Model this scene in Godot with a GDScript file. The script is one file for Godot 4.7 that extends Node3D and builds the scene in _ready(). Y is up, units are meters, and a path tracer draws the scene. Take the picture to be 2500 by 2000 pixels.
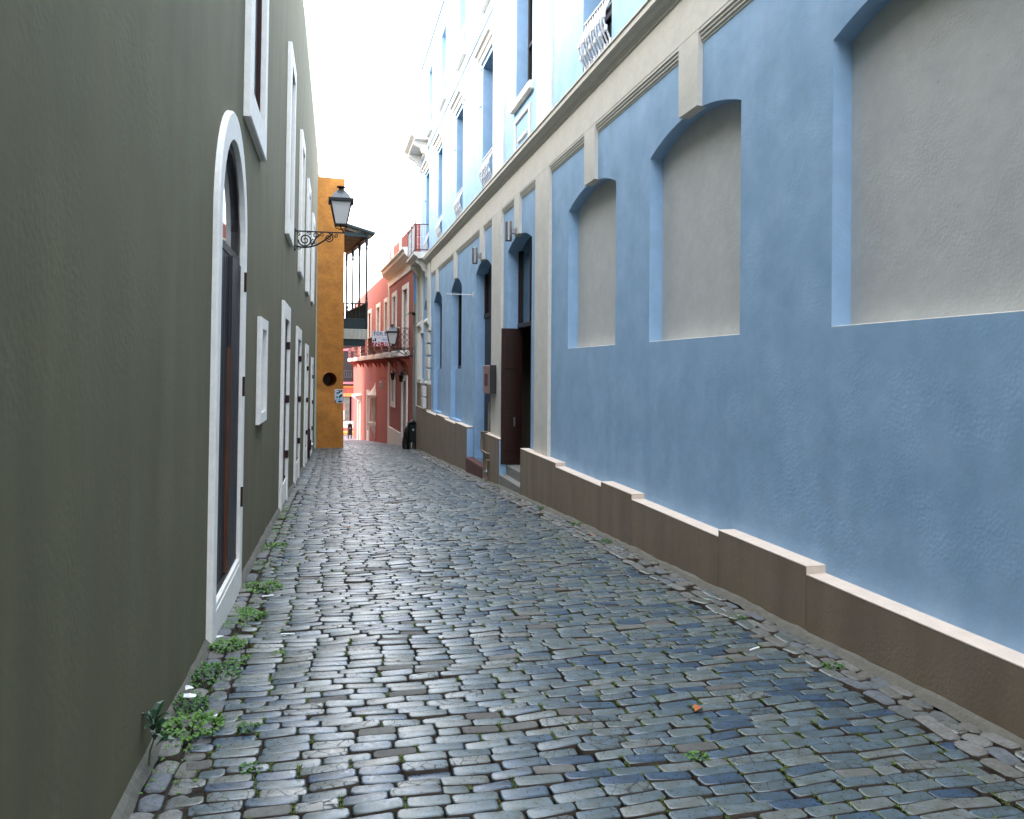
extends Node3D

const XW := 3.28      # blue facade plane
const XP := 3.136     # face of its plinth
var rng := RandomNumberGenerator.new()
var taken := {}
var M := {}
var wob := FastNoiseLite.new()

# ------------------------------------------------------------------ naming and nodes
func numbered(parent: Node, called: String) -> String:
	var key := str(parent.get_instance_id()) + called
	var n: int = taken.get(key, 0)
	taken[key] = n + 1
	return called if n == 0 else "%s_%03d" % [called, n]

func tag(o: Node, label: String, category: String, group := "") -> void:
	o.set_meta("label", label)
	o.set_meta("category", category)
	if group != "":
		o.set_meta("group", group)

func thing(called: String, label: String, category: String, xf := Transform3D.IDENTITY, group := "") -> Node3D:
	var o := Node3D.new()
	o.name = numbered(self, called)
	o.transform = xf
	add_child(o)
	tag(o, label, category, group)
	return o

func copy_thing(src: Node3D, called: String, label: String, xf: Transform3D, group := "") -> Node3D:
	var r: Node3D = src.duplicate()
	r.name = numbered(self, called)
	r.transform = xf
	add_child(r)
	r.set_meta("label", label)
	if group != "":
		r.set_meta("group", group)
	return r

func mi(called: String, mesh: Mesh, mat: Material, parent: Node, xf := Transform3D.IDENTITY) -> MeshInstance3D:
	var o := MeshInstance3D.new()
	o.name = numbered(parent, called)
	o.mesh = mesh
	if mat:
		o.material_override = mat
	o.transform = xf
	o.cast_shadow = GeometryInstance3D.SHADOW_CASTING_SETTING_ON
	parent.add_child(o)
	return o

func part(called: String, st: SurfaceTool, mat: Material, parent: Node, xf := Transform3D.IDENTITY) -> MeshInstance3D:
	return mi(called, st.commit(), mat, parent, xf)

func struct(called: String, st: SurfaceTool, mat: Material) -> MeshInstance3D:
	var o := part(called, st, mat, self)
	o.set_meta("kind", "structure")
	return o

func at(x: float, y: float, z: float, turn := 0.0) -> Transform3D:
	return Transform3D(Basis(Vector3.UP, turn), Vector3(x, y, z))

# ------------------------------------------------------------------ shapes
func mb() -> SurfaceTool:
	var st := SurfaceTool.new()
	st.begin(Mesh.PRIMITIVE_TRIANGLES)
	return st

func tri(st: SurfaceTool, a: Vector3, b: Vector3, c: Vector3, na: Vector3, nb: Vector3, nc: Vector3) -> void:
	# front faces run clockwise: order by the mean normal
	var n := (b - a).cross(c - a)
	if n.dot(na + nb + nc) > 0.0:
		st.set_normal(na); st.add_vertex(a)
		st.set_normal(nc); st.add_vertex(c)
		st.set_normal(nb); st.add_vertex(b)
	else:
		st.set_normal(na); st.add_vertex(a)
		st.set_normal(nb); st.add_vertex(b)
		st.set_normal(nc); st.add_vertex(c)

func quad(st: SurfaceTool, a: Vector3, b: Vector3, c: Vector3, d: Vector3, seen_from: Vector3) -> void:
	var n := (b - a).cross(c - a)
	if n.length_squared() < 1e-14:
		n = (c - a).cross(d - a)
	n = n.normalized()
	if n.dot(seen_from - (a + b + c + d) * 0.25) < 0.0:
		n = -n
	tri(st, a, b, c, n, n, n)
	tri(st, a, c, d, n, n, n)

func flat_tri(st: SurfaceTool, a: Vector3, b: Vector3, c: Vector3, away: Vector3) -> void:
	var n := (b - a).cross(c - a).normalized()
	if n.dot((a + b + c) / 3.0 - away) < 0.0:
		n = -n
	tri(st, a, b, c, n, n, n)

func bx(st: SurfaceTool, lo: Vector3, hi: Vector3, b := 0.0, xf := Transform3D.IDENTITY) -> void:
	var c := (lo + hi) * 0.5
	var h := (hi - lo).abs() * 0.5
	b = minf(b, minf(h.x, minf(h.y, h.z)) * 0.45)
	var ctr := xf * c
	for ax in 3:
		var u := (ax + 1) % 3
		var v := (ax + 2) % 3
		for sg in [-1.0, 1.0]:
			var q := []
			for k in [[-1, -1], [1, -1], [1, 1], [-1, 1]]:
				var p := Vector3.ZERO
				p[ax] = sg * h[ax]
				p[u] = k[0] * (h[u] - b)
				p[v] = k[1] * (h[v] - b)
				q.append(xf * (c + p))
			var mid: Vector3 = (q[0] + q[2]) * 0.5
			quad(st, q[0], q[1], q[2], q[3], mid + (mid - ctr) * 10.0)
		if b > 0.0:
			for su in [-1.0, 1.0]:
				for sv in [-1.0, 1.0]:
					var e := []
					for k in [[-1, 0], [1, 0], [1, 1], [-1, 1]]:
						var p := Vector3.ZERO
						p[ax] = k[0] * (h[ax] - b)
						p[u] = su * (h[u] if k[1] == 0 else h[u] - b)
						p[v] = sv * (h[v] - b if k[1] == 0 else h[v])
						e.append(xf * (c + p))
					var m2: Vector3 = (e[0] + e[2]) * 0.5
					quad(st, e[0], e[1], e[2], e[3], m2 + (m2 - ctr) * 10.0)
	if b > 0.0:
		for sx in [-1.0, 1.0]:
			for sy in [-1.0, 1.0]:
				for sz in [-1.0, 1.0]:
					var p0 := xf * (c + Vector3(sx * h.x, sy * (h.y - b), sz * (h.z - b)))
					var p1 := xf * (c + Vector3(sx * (h.x - b), sy * h.y, sz * (h.z - b)))
					var p2 := xf * (c + Vector3(sx * (h.x - b), sy * (h.y - b), sz * h.z))
					flat_tri(st, p0, p1, p2, ctr)

func tube(st: SurfaceTool, pts: Array, r0: float, sides := 8, r1 := -1.0, caps := true) -> void:
	if r1 < 0.0:
		r1 = r0
	var n := pts.size()
	var rings := []
	var side := Vector3.ZERO
	for i in n:
		var p: Vector3 = pts[i]
		var d: Vector3 = (pts[mini(i + 1, n - 1)] - pts[maxi(i - 1, 0)]).normalized()
		if i == 0:
			side = d.cross(Vector3.UP if absf(d.y) < 0.9 else Vector3.RIGHT).normalized()
		else:
			side = (side - d * side.dot(d)).normalized()
		var up := d.cross(side)
		var r := lerpf(r0, r1, float(i) / maxf(1.0, n - 1))
		var ring := []
		for k in sides:
			var a := TAU * k / sides
			var o := side * cos(a) + up * sin(a)
			ring.append([p + o * r, o])
		rings.append(ring)
	for i in n - 1:
		for k in sides:
			var k2 := (k + 1) % sides
			var a = rings[i][k]; var b = rings[i][k2]; var c = rings[i + 1][k2]; var d2 = rings[i + 1][k]
			tri(st, a[0], b[0], c[0], a[1], b[1], c[1])
			tri(st, a[0], c[0], d2[0], a[1], c[1], d2[1])
	if caps:
		for e in [[0, pts[0], pts[0] - pts[1]], [n - 1, pts[n - 1], pts[n - 1] - pts[n - 2]]]:
			var nn: Vector3 = e[2].normalized()
			for k in sides:
				tri(st, e[1], rings[e[0]][k][0], rings[e[0]][(k + 1) % sides][0], nn, nn, nn)

func lathe(st: SurfaceTool, prof: Array, n: int, xf := Transform3D.IDENTITY, smooth := true, phase := 0.0) -> void:
	for i in prof.size() - 1:
		var a: Vector2 = prof[i]
		var b: Vector2 = prof[i + 1]
		var t := (b - a).normalized()
		var nr := Vector2(t.y, -t.x)
		for k in n:
			var a0 := TAU * k / n + phase
			var a1 := TAU * (k + 1) / n + phase
			var d0 := Vector3(cos(a0), 0, sin(a0))
			var d1 := Vector3(cos(a1), 0, sin(a1))
			if not smooth:
				d0 = ((d0 + d1) * 0.5)
				d1 = d0
			var n0 := (xf.basis * Vector3(d0.x * nr.x, nr.y, d0.z * nr.x)).normalized()
			var n1 := (xf.basis * Vector3(d1.x * nr.x, nr.y, d1.z * nr.x)).normalized()
			var e0 := Vector3(cos(a0), 0, sin(a0))
			var e1 := Vector3(cos(a1), 0, sin(a1))
			var p00 := xf * (e0 * a.x + Vector3.UP * a.y)
			var p01 := xf * (e1 * a.x + Vector3.UP * a.y)
			var p10 := xf * (e0 * b.x + Vector3.UP * b.y)
			var p11 := xf * (e1 * b.x + Vector3.UP * b.y)
			if a.x > 1e-5:
				tri(st, p00, p01, p11, n0, n1, n1)
			if b.x > 1e-5:
				tri(st, p00, p11, p10, n0, n1, n0)

# a profile of (x, y) points swept along z from z0 to z1, closed at the ends
func sweep(st: SurfaceTool, prof: Array, z0: float, z1: float) -> void:
	var poly := PackedVector2Array()
	for p in prof:
		poly.append(p)
	var cc := Vector2.ZERO
	for p in prof:
		cc += p
	cc /= prof.size()
	var area := 0.0
	for i in prof.size():
		area += prof[i].cross(prof[(i + 1) % prof.size()])
	var sg := 1.0 if area > 0.0 else -1.0
	for i in prof.size():
		var a: Vector2 = prof[i]
		var b: Vector2 = prof[(i + 1) % prof.size()]
		var t := (b - a)
		if t.length() < 1e-6:
			continue
		var n := Vector3(t.y * sg, -t.x * sg, 0).normalized()
		var p0 := Vector3(a.x, a.y, z0); var p1 := Vector3(b.x, b.y, z0)
		var p2 := Vector3(b.x, b.y, z1); var p3 := Vector3(a.x, a.y, z1)
		tri(st, p0, p1, p2, n, n, n)
		tri(st, p0, p2, p3, n, n, n)
	var idx := Geometry2D.triangulate_polygon(poly)
	for i in range(0, idx.size(), 3):
		for e in [[z0, signf(z0 - z1)], [z1, signf(z1 - z0)]]:
			var n := Vector3(0, 0, e[1])
			tri(st, Vector3(poly[idx[i]].x, poly[idx[i]].y, e[0]), Vector3(poly[idx[i + 1]].x, poly[idx[i + 1]].y, e[0]), Vector3(poly[idx[i + 2]].x, poly[idx[i + 2]].y, e[0]), n, n, n)

# ---- walls with recesses. Local axes: s runs along -z, depth d runs along sx * x (into the wall)
func wp(sx: float, s: float, y: float, d: float) -> Vector3:
	return Vector3(sx * d, y, -s)

func arc(h: Dictionary, n := 20) -> Array:
	var out := []
	var c: float = (h.s0 + h.s1) * 0.5
	var hw: float = (h.s1 - h.s0) * 0.5
	for i in n + 1:
		var t := -1.0 + 2.0 * i / n
		if h.get("round", false):
			var a := PI - PI * i / n
			out.append(Vector2(c + hw * cos(a), h.spring + (h.crown - h.spring) * sin(a)))
		else:
			out.append(Vector2(c + hw * t, h.spring + (h.crown - h.spring) * (1.0 - t * t)))
	return out

func facade(st: SurfaceTool, sx: float, s0: float, s1: float, y0: float, y1: float, holes: Array) -> void:
	var ss := [s0, s1]
	var ys := [y0, y1]
	for h in holes:
		ss.append(h.s0); ss.append(h.s1)
		ys.append(h.y0); ys.append(h.crown)
	ss.sort(); ys.sort()
	for i in ss.size() - 1:
		if ss[i + 1] - ss[i] < 1e-4:
			continue
		for j in ys.size() - 1:
			if ys[j + 1] - ys[j] < 1e-4:
				continue
			var cs: float = (ss[i] + ss[i + 1]) * 0.5
			var cy: float = (ys[j] + ys[j + 1]) * 0.5
			var open := false
			for h in holes:
				if cs > h.s0 and cs < h.s1 and cy > h.y0 and cy < h.crown:
					open = true
					break
			if not open:
				quad(st, wp(sx, ss[i], ys[j], 0), wp(sx, ss[i + 1], ys[j], 0), wp(sx, ss[i + 1], ys[j + 1], 0), wp(sx, ss[i], ys[j + 1], 0), wp(sx, cs, cy, -50))
	for h in holes:
		var c := wp(sx, (h.s0 + h.s1) * 0.5, (h.y0 + h.spring) * 0.5, h.depth * 0.5)
		quad(st, wp(sx, h.s0, h.y0, 0), wp(sx, h.s0, h.spring, 0), wp(sx, h.s0, h.spring, h.depth), wp(sx, h.s0, h.y0, h.depth), c)
		quad(st, wp(sx, h.s1, h.y0, 0), wp(sx, h.s1, h.spring, 0), wp(sx, h.s1, h.spring, h.depth), wp(sx, h.s1, h.y0, h.depth), c)
		quad(st, wp(sx, h.s0, h.y0, 0), wp(sx, h.s1, h.y0, 0), wp(sx, h.s1, h.y0, h.depth), wp(sx, h.s0, h.y0, h.depth), c)
		if h.crown - h.spring < 1e-3:
			quad(st, wp(sx, h.s0, h.spring, 0), wp(sx, h.s1, h.spring, 0), wp(sx, h.s1, h.spring, h.depth), wp(sx, h.s0, h.spring, h.depth), c)
		else:
			var a := arc(h)
			for i in a.size() - 1:
				var p: Vector2 = a[i]; var q: Vector2 = a[i + 1]
				quad(st, wp(sx, p.x, p.y, 0), wp(sx, q.x, q.y, 0), wp(sx, q.x, h.crown, 0), wp(sx, p.x, h.crown, 0), wp(sx, p.x, p.y, -50))
				quad(st, wp(sx, p.x, p.y, 0), wp(sx, q.x, q.y, 0), wp(sx, q.x, q.y, h.depth), wp(sx, p.x, p.y, h.depth), c)

# the filling of a hole at depth d (arched heads included), y from ya up
func filling(st: SurfaceTool, sx: float, h: Dictionary, d: float, ya: float, yb := 1e9) -> void:
	if yb < h.spring:
		quad(st, wp(sx, h.s0, ya, d), wp(sx, h.s1, ya, d), wp(sx, h.s1, yb, d), wp(sx, h.s0, yb, d), wp(sx, h.s0, ya, d - 50))
		return
	if ya < h.spring:
		quad(st, wp(sx, h.s0, ya, d), wp(sx, h.s1, ya, d), wp(sx, h.s1, h.spring, d), wp(sx, h.s0, h.spring, d), wp(sx, h.s0, ya, d - 50))
	if h.crown - h.spring > 1e-3:
		var a := arc(h)
		for i in a.size() - 1:
			var p: Vector2 = a[i]; var q: Vector2 = a[i + 1]
			quad(st, wp(sx, p.x, h.spring, d), wp(sx, q.x, h.spring, d), wp(sx, q.x, q.y, d), wp(sx, p.x, p.y, d), wp(sx, p.x, p.y, d - 50))

# a raised surround: outer outline minus inner outline, standing proud of the wall and running back to depth
func surround(st: SurfaceTool, sx: float, o: Dictionary, i: Dictionary, proud: float, back: float) -> void:
	var oo := [Vector2(o.s0, o.y0), Vector2(o.s0, o.spring)]
	var ii := [Vector2(i.s0, i.y0), Vector2(i.s0, i.spring)]
	if o.crown - o.spring > 1e-3:
		var ao := arc(o, 20); var ai := arc(i, 20)
		for k in range(1, 20):
			oo.append(ao[k]); ii.append(ai[k])
	oo.append(Vector2(o.s1, o.spring)); ii.append(Vector2(i.s1, i.spring))
	oo.append(Vector2(o.s1, o.y0)); ii.append(Vector2(i.s1, i.y0))
	var closed: bool = o.y0 < i.y0 - 1e-3
	var n := oo.size()
	var mid := wp(sx, (i.s0 + i.s1) * 0.5, (i.y0 + i.spring) * 0.5, 0)
	var bev := 0.012
	for k in (n if closed else n - 1):
		var a: Vector2 = oo[k]; var b: Vector2 = oo[(k + 1) % n]
		var c: Vector2 = ii[(k + 1) % n]; var d: Vector2 = ii[k]
		var a1 := a.lerp(d, bev / maxf(0.05, a.distance_to(d)))
		var b1 := b.lerp(c, bev / maxf(0.05, b.distance_to(c)))
		quad(st, wp(sx, a1.x, a1.y, -proud), wp(sx, b1.x, b1.y, -proud), wp(sx, c.x, c.y, -proud), wp(sx, d.x, d.y, -proud), wp(sx, a.x, a.y, -50))
		quad(st, wp(sx, a.x, a.y, -proud + bev), wp(sx, b.x, b.y, -proud + bev), wp(sx, b1.x, b1.y, -proud), wp(sx, a1.x, a1.y, -proud), wp(sx, a.x, a.y, -50))
		var aw := wp(sx, (a.x + b.x) * 0.5, (a.y + b.y) * 0.5, 0)
		quad(st, wp(sx, a.x, a.y, 0.01), wp(sx, b.x, b.y, 0.01), wp(sx, b.x, b.y, -proud + bev), wp(sx, a.x, a.y, -proud + bev), aw + (aw - mid) * 20.0)
		quad(st, wp(sx, d.x, d.y, -proud), wp(sx, c.x, c.y, -proud), wp(sx, c.x, c.y, back), wp(sx, d.x, d.y, back), mid)

func rect(s0: float, s1: float, y0: float, y1: float, depth := 0.1) -> Dictionary:
	return {"s0": s0, "s1": s1, "y0": y0, "spring": y1, "crown": y1, "depth": depth}

func arch(s0: float, s1: float, y0: float, spring: float, crown: float, depth: float, is_round := false) -> Dictionary:
	return {"s0": s0, "s1": s1, "y0": y0, "spring": spring, "crown": crown, "depth": depth, "round": is_round}

# the inside of a room behind an opening: floor, ceiling, two sides and back
func room(st: SurfaceTool, sx: float, s0: float, s1: float, y0: float, y1: float, d0: float, d1: float, _h := {}) -> void:
	var c := wp(sx, (s0 + s1) * 0.5, (y0 + y1) * 0.5, (d0 + d1) * 0.5)
	for s in [s0, s1]:
		quad(st, wp(sx, s, y0, d0), wp(sx, s, y1, d0), wp(sx, s, y1, d1), wp(sx, s, y0, d1), c)
	for y in [y0, y1]:
		quad(st, wp(sx, s0, y, d0), wp(sx, s1, y, d0), wp(sx, s1, y, d1), wp(sx, s0, y, d1), c)
	quad(st, wp(sx, s0, y0, d1), wp(sx, s1, y0, d1), wp(sx, s1, y1, d1), wp(sx, s0, y1, d1), c)

# the rest of a building's box behind its facade (two ends, back, roof)
func shell(st: SurfaceTool, sx: float, s0: float, s1: float, y0: float, y1: float, deep: float) -> void:
	var c := wp(sx, (s0 + s1) * 0.5, (y0 + y1) * 0.5, deep * 0.5)
	for s in [s0, s1]:
		quad(st, wp(sx, s, y0, 0), wp(sx, s, y1, 0), wp(sx, s, y1, deep), wp(sx, s, y0, deep), wp(sx, s, y0, 0) + Vector3(0, 0, -(s - (s0 + s1) * 0.5) * 100.0))
	quad(st, wp(sx, s0, y0, deep), wp(sx, s1, y0, deep), wp(sx, s1, y1, deep), wp(sx, s0, y1, deep), c + wp(sx, 0, 0, 100))
	quad(st, wp(sx, s0, y1, 0), wp(sx, s1, y1, 0), wp(sx, s1, y1, deep), wp(sx, s0, y1, deep), c + Vector3(0, 100, 0))

# ------------------------------------------------------------------ textures and materials
func noise(sd: int, freq: float, oct := 4, kind := FastNoiseLite.TYPE_SIMPLEX_SMOOTH) -> FastNoiseLite:
	var n := FastNoiseLite.new()
	n.seed = sd
	n.frequency = freq
	n.noise_type = kind
	n.fractal_octaves = oct
	return n

func nbytes(n: FastNoiseLite, w: int, h: int, rw := 0, rh := 0) -> PackedByteArray:
	var im := n.get_seamless_image(w, h, false, false, 0.15, true)
	im.convert(Image.FORMAT_L8)
	if rw > 0:
		im.resize(rw, rh, Image.INTERPOLATE_CUBIC)
	return im.get_data()

func tex(bytes: PackedByteArray, size: int, fmt := Image.FORMAT_RGB8) -> ImageTexture:
	var im := Image.create_from_data(size, size, false, fmt, bytes)
	im.generate_mipmaps()
	return ImageTexture.create_from_image(im)

func std(c: Color, rough := 0.8) -> StandardMaterial3D:
	var m := StandardMaterial3D.new()
	m.albedo_color = c
	m.roughness = rough
	return m

# painted render: colour, mottling texture, relief
func paint(c: Color, albedo: Texture2D, relief: Texture2D, cm: float, tile: float, rough := 0.85) -> StandardMaterial3D:
	var m := std(c, rough)
	m.albedo_texture = albedo
	m.uv1_triplanar = true
	m.uv1_world_triplanar = true
	m.uv1_scale = Vector3.ONE / tile
	if relief:
		m.heightmap_enabled = true
		m.heightmap_texture = relief
		m.heightmap_scale = cm
	return m

func make_materials() -> void:
	var S := 1024
	var N := S * S
	# --- render textures
	var big := nbytes(noise(1, 0.008, 3), S, S)
	var mid := nbytes(noise(2, 0.03, 4), S, S)
	var fine := nbytes(noise(3, 0.14, 3), S, S)
	var streak := nbytes(noise(4, 0.03, 4), S, 64, S, S)
	var streak2 := nbytes(noise(5, 0.012, 3), S, 96, S, S)
	var spots := nbytes(noise(6, 0.06, 2), S, S)
	var rough := nbytes(noise(9, 0.006, 3), S, S)
	var grit := nbytes(noise(10, 0.22, 2), S, S)
	var hair_n := noise(12, 0.0045, 4)
	hair_n.fractal_type = FastNoiseLite.FRACTAL_RIDGED
	var hair := nbytes(hair_n, S, S)
	var a_plain := PackedByteArray(); a_plain.resize(N * 3)
	var a_streak := PackedByteArray(); a_streak.resize(N * 3)
	var a_blue := PackedByteArray(); a_blue.resize(N * 3)
	var a_green := PackedByteArray(); a_green.resize(N * 3)
	var streak3 := nbytes(noise(8, 0.010, 4), S, 200, S, S)
	var a_worn := PackedByteArray(); a_worn.resize(N * 3)
	var h_plain := PackedByteArray(); h_plain.resize(N)
	for i in N:
		var b := big[i] / 255.0; var m := mid[i] / 255.0; var f := fine[i] / 255.0
		var s := streak[i] / 255.0; var s2 := streak2[i] / 255.0; var sp := spots[i] / 255.0
		var ro := rough[i] / 255.0; var gr := grit[i] / 255.0
		var hl := clampf((hair[i] - 249.0) / 5.0, 0.0, 1.0) * clampf((ro - 0.5) * 5.0, 0.0, 1.0)
		var pit := clampf((gr * 0.6 + sp * 0.4 - 0.80) * 9.0, 0.0, 1.0)
		var v := 0.90 + 0.05 * b + 0.04 * m - 0.07 * hl - 0.10 * pit
		if sp > 0.86:
			v -= (sp - 0.86) * 0.9
		a_plain[i * 3] = int(255 * clampf(v, 0, 1)); a_plain[i * 3 + 1] = int(255 * clampf(v - 0.004 * m, 0, 1)); a_plain[i * 3 + 2] = int(255 * clampf(v - 0.012 * b, 0, 1))
		var g := 0.72 + 0.14 * s + 0.12 * s2 + 0.04 * m
		if sp > 0.88:
			g -= (sp - 0.88) * 1.2
		a_streak[i * 3] = int(255 * clampf(g, 0, 1)); a_streak[i * 3 + 1] = int(255 * clampf(g + 0.01 * s2, 0, 1)); a_streak[i * 3 + 2] = int(255 * clampf(g - 0.02 + 0.03 * b, 0, 1))
		var gg := 0.79 + 0.10 * (streak3[i] / 255.0) + 0.05 * s2 + 0.02 * s + 0.05 * ro + 0.03 * m - 0.16 * pit - 0.05 * hl
		a_green[i * 3] = int(255 * clampf(gg, 0, 1)); a_green[i * 3 + 1] = int(255 * clampf(gg + 0.012 * b, 0, 1)); a_green[i * 3 + 2] = int(255 * clampf(gg + 0.05 * (b - 0.4), 0, 1))
		var u := 0.84 + 0.06 * b + 0.04 * m + 0.03 * s2 + 0.04 * ro - 0.12 * hl - 0.10 * pit
		a_blue[i * 3] = int(255 * clampf(u + 0.05 * (b - 0.5), 0, 1)); a_blue[i * 3 + 1] = int(255 * clampf(u + 0.015 * (b - 0.5), 0, 1)); a_blue[i * 3 + 2] = int(255 * clampf(u + 0.03, 0, 1))
		var w := 0.70 + 0.16 * b + 0.14 * m
		if sp > 0.78:
			w -= (sp - 0.78) * 1.6
		a_worn[i * 3] = int(255 * clampf(w, 0, 1)); a_worn[i * 3 + 1] = int(255 * clampf(w - 0.01, 0, 1)); a_worn[i * 3 + 2] = int(255 * clampf(w - 0.03 * b, 0, 1))
		h_plain[i] = int(255 * clampf(0.30 * b + 0.22 * m + (0.10 + 0.30 * clampf((ro - 0.35) * 2.5, 0.0, 1.0)) * f + 0.12 - 0.3 * pit - 0.25 * hl, 0, 1))
	M.a_plain = tex(a_plain, S); M.a_streak = tex(a_streak, S); M.a_blue = tex(a_blue, S); M.a_green = tex(a_green, S); M.a_worn = tex(a_worn, S)
	M.h_plain = tex(h_plain, S, Image.FORMAT_L8)
	M.blue = paint(Color(0.635, 0.775, 0.885), M.a_blue, M.h_plain, 0.36, 4.3)
	M.cream = paint(Color(0.88, 0.865, 0.835), M.a_plain, M.h_plain, 0.6, 3.1)
	M.infill = paint(Color(0.81, 0.815, 0.815), M.a_plain, M.h_plain, 0.4, 3.7)
	M.plinth = paint(Color(0.57, 0.50, 0.43), M.a_green, M.h_plain, 0.4, 3.9)
	M.coping = paint(Color(0.90, 0.83, 0.77), M.a_plain, M.h_plain, 0.3, 1.1)
	M.green = paint(Color(0.42, 0.39, 0.275), M.a_green, M.h_plain, 0.3, 5.2)
	M.trim = paint(Color(0.985, 0.96, 0.93), M.a_plain, M.h_plain, 0.5, 1.3)
	M.yellow = paint(Color(0.82, 0.545, 0.235), M.a_worn, M.h_plain, 0.8, 4.4)
	M.red = paint(Color(0.69, 0.345, 0.295), M.a_green, M.h_plain, 0.5, 4.6)
	M.pale_green = paint(Color(0.70, 0.77, 0.72), M.a_plain, M.h_plain, 0.4, 2.0)
	M.concrete = paint(Color(0.60, 0.60, 0.58), M.a_worn, M.h_plain, 0.8, 0.9)
	M.mortar = paint(Color(0.47, 0.46, 0.42), M.a_worn, M.h_plain, 1.2, 0.7)
	M.maroon_step = paint(Color(0.42, 0.25, 0.25), M.a_worn, M.h_plain, 0.6, 0.8)
	M.slab = paint(Color(0.80, 0.80, 0.77), M.a_streak, M.h_plain, 0.5, 1.4)
	M.pink = paint(Color(0.85, 0.50, 0.55), M.a_plain, null, 0, 2.0)
	M.orange = paint(Color(0.90, 0.62, 0.38), M.a_plain, null, 0, 2.0)
	# --- timber
	var grain := nbytes(noise(11, 0.05, 4), S, 32, S, S)
	var a_wood := PackedByteArray(); a_wood.resize(N * 3)
	for i in N:
		var v := 0.6 + 0.4 * grain[i] / 255.0
		a_wood[i * 3] = int(255 * v); a_wood[i * 3 + 1] = int(250 * v); a_wood[i * 3 + 2] = int(245 * v)
	M.a_wood = tex(a_wood, S)
	M.dark_wood = paint(Color(0.19, 0.12, 0.12), M.a_wood, null, 0, 0.8, 0.45)
	M.purple_wood = paint(Color(0.15, 0.12, 0.14), M.a_wood, null, 0, 0.8, 0.5)
	M.brown_wood = paint(Color(0.22, 0.10, 0.07), M.a_wood, null, 0, 0.8, 0.4)
	M.raw_wood = paint(Color(0.42, 0.24, 0.13), M.a_wood, null, 0, 0.8, 0.6)
	M.teal_wood = paint(Color(0.10, 0.22, 0.24), M.a_wood, null, 0, 0.9, 0.5)
	M.navy_wood = paint(Color(0.17, 0.18, 0.28), M.a_wood, null, 0, 0.9, 0.5)
	M.roof_wood = paint(Color(0.20, 0.14, 0.13), M.a_wood, null, 0, 0.7, 0.7)
	M.shutter = paint(Color(0.80, 0.82, 0.83), M.a_plain, null, 0, 1.0, 0.6)
	# --- metals, glass and the like
	M.black = std(Color(0.07, 0.075, 0.08), 0.5); M.black.metallic = 0.3
	M.lamp_roof = std(Color(0.30, 0.32, 0.34), 0.45); M.lamp_roof.metallic = 0.3
	M.rail_red = std(Color(0.36, 0.14, 0.15), 0.55)
	M.white_metal = std(Color(0.82, 0.82, 0.83), 0.5)
	M.steel = std(Color(0.62, 0.62, 0.63), 0.35); M.steel.metallic = 0.85
	M.dark_box = std(Color(0.16, 0.15, 0.16), 0.45)
	M.hinge = std(Color(0.20, 0.09, 0.08), 0.85)
	M.dark_glass = std(Color(0.06, 0.07, 0.08), 0.06)
	M.blue_glass = std(Color(0.16, 0.24, 0.28), 0.12)
	M.interior = std(Color(0.46, 0.43, 0.40), 0.9)
	M.frosted = std(Color(0.78, 0.77, 0.76), 0.45)
	M.pane = std(Color(0.75, 0.80, 0.82, 0.10), 0.02)
	M.pane.transparency = BaseMaterial3D.TRANSPARENCY_ALPHA
	M.pane.metallic_specular = 0.8
	M.bin_green = std(Color(0.05, 0.10, 0.10), 0.45)
	M.bag = std(Color(0.03, 0.03, 0.035), 0.35)
	M.paper = std(Color(0.90, 0.90, 0.90), 0.8)
	M.leaf = std(Color(0.30, 0.45, 0.14), 0.55); M.leaf.backlight = Color(0.18, 0.28, 0.06)
	M.leaf_b = std(Color(0.22, 0.38, 0.13), 0.55); M.leaf_b.backlight = Color(0.12, 0.22, 0.05)
	M.moss = std(Color(0.34, 0.40, 0.13), 0.8)
	M.leaf_dark = std(Color(0.11, 0.23, 0.14), 0.35); M.leaf_dark.backlight = Color(0.05, 0.10, 0.04)
	M.dry_leaf = std(Color(0.70, 0.38, 0.15), 0.7)
	M.stem = std(Color(0.25, 0.30, 0.14), 0.7)
	M.pot = std(Color(0.45, 0.22, 0.15), 0.8)
	M.sign_white = std(Color(0.90, 0.91, 0.95), 0.5)
	M.sign_red = std(Color(0.68, 0.08, 0.16), 0.5)
	M.sign_blue = std(Color(0.14, 0.18, 0.45), 0.5)
	M.awning_blue = std(Color(0.30, 0.55, 0.80), 0.7)
	M.yellow_paint = std(Color(0.85, 0.62, 0.30), 0.8)
	# --- ground between the stones
	var dirt := PackedByteArray(); dirt.resize(N * 3)
	for i in N:
		var m := mid[i] / 255.0; var f := fine[i] / 255.0; var b := big[i] / 255.0
		var moss := clampf((b + m - 0.98) * 4.0, 0.0, 1.0)
		var k := 0.55 + 0.45 * f
		dirt[i * 3] = int(255 * k * lerpf(0.17, 0.16, moss)); dirt[i * 3 + 1] = int(255 * k * lerpf(0.125, 0.20, moss)); dirt[i * 3 + 2] = int(255 * k * lerpf(0.10, 0.06, moss))
	M.dirt = paint(Color(1, 1, 1), tex(dirt, S), M.h_plain, 1.5, 1.7, 0.95)
	M.asphalt = paint(Color(0.50, 0.50, 0.54), M.a_worn, M.h_plain, 0.8, 1.2, 0.6)
	# --- slag paving bricks: three wear patterns, several tints
	var B := 1024
	var NB := B * B
	var c_big := nbytes(noise(21, 0.012, 3), B, B)
	var c_mid := nbytes(noise(22, 0.035, 4), B, B)
	var c_fine := nbytes(noise(23, 0.12, 3), B, B)
	var c_pit := nbytes(noise(24, 0.045, 3), B, B)
	var cell := FastNoiseLite.new()
	cell.seed = 25; cell.frequency = 0.015; cell.noise_type = FastNoiseLite.TYPE_CELLULAR
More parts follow.
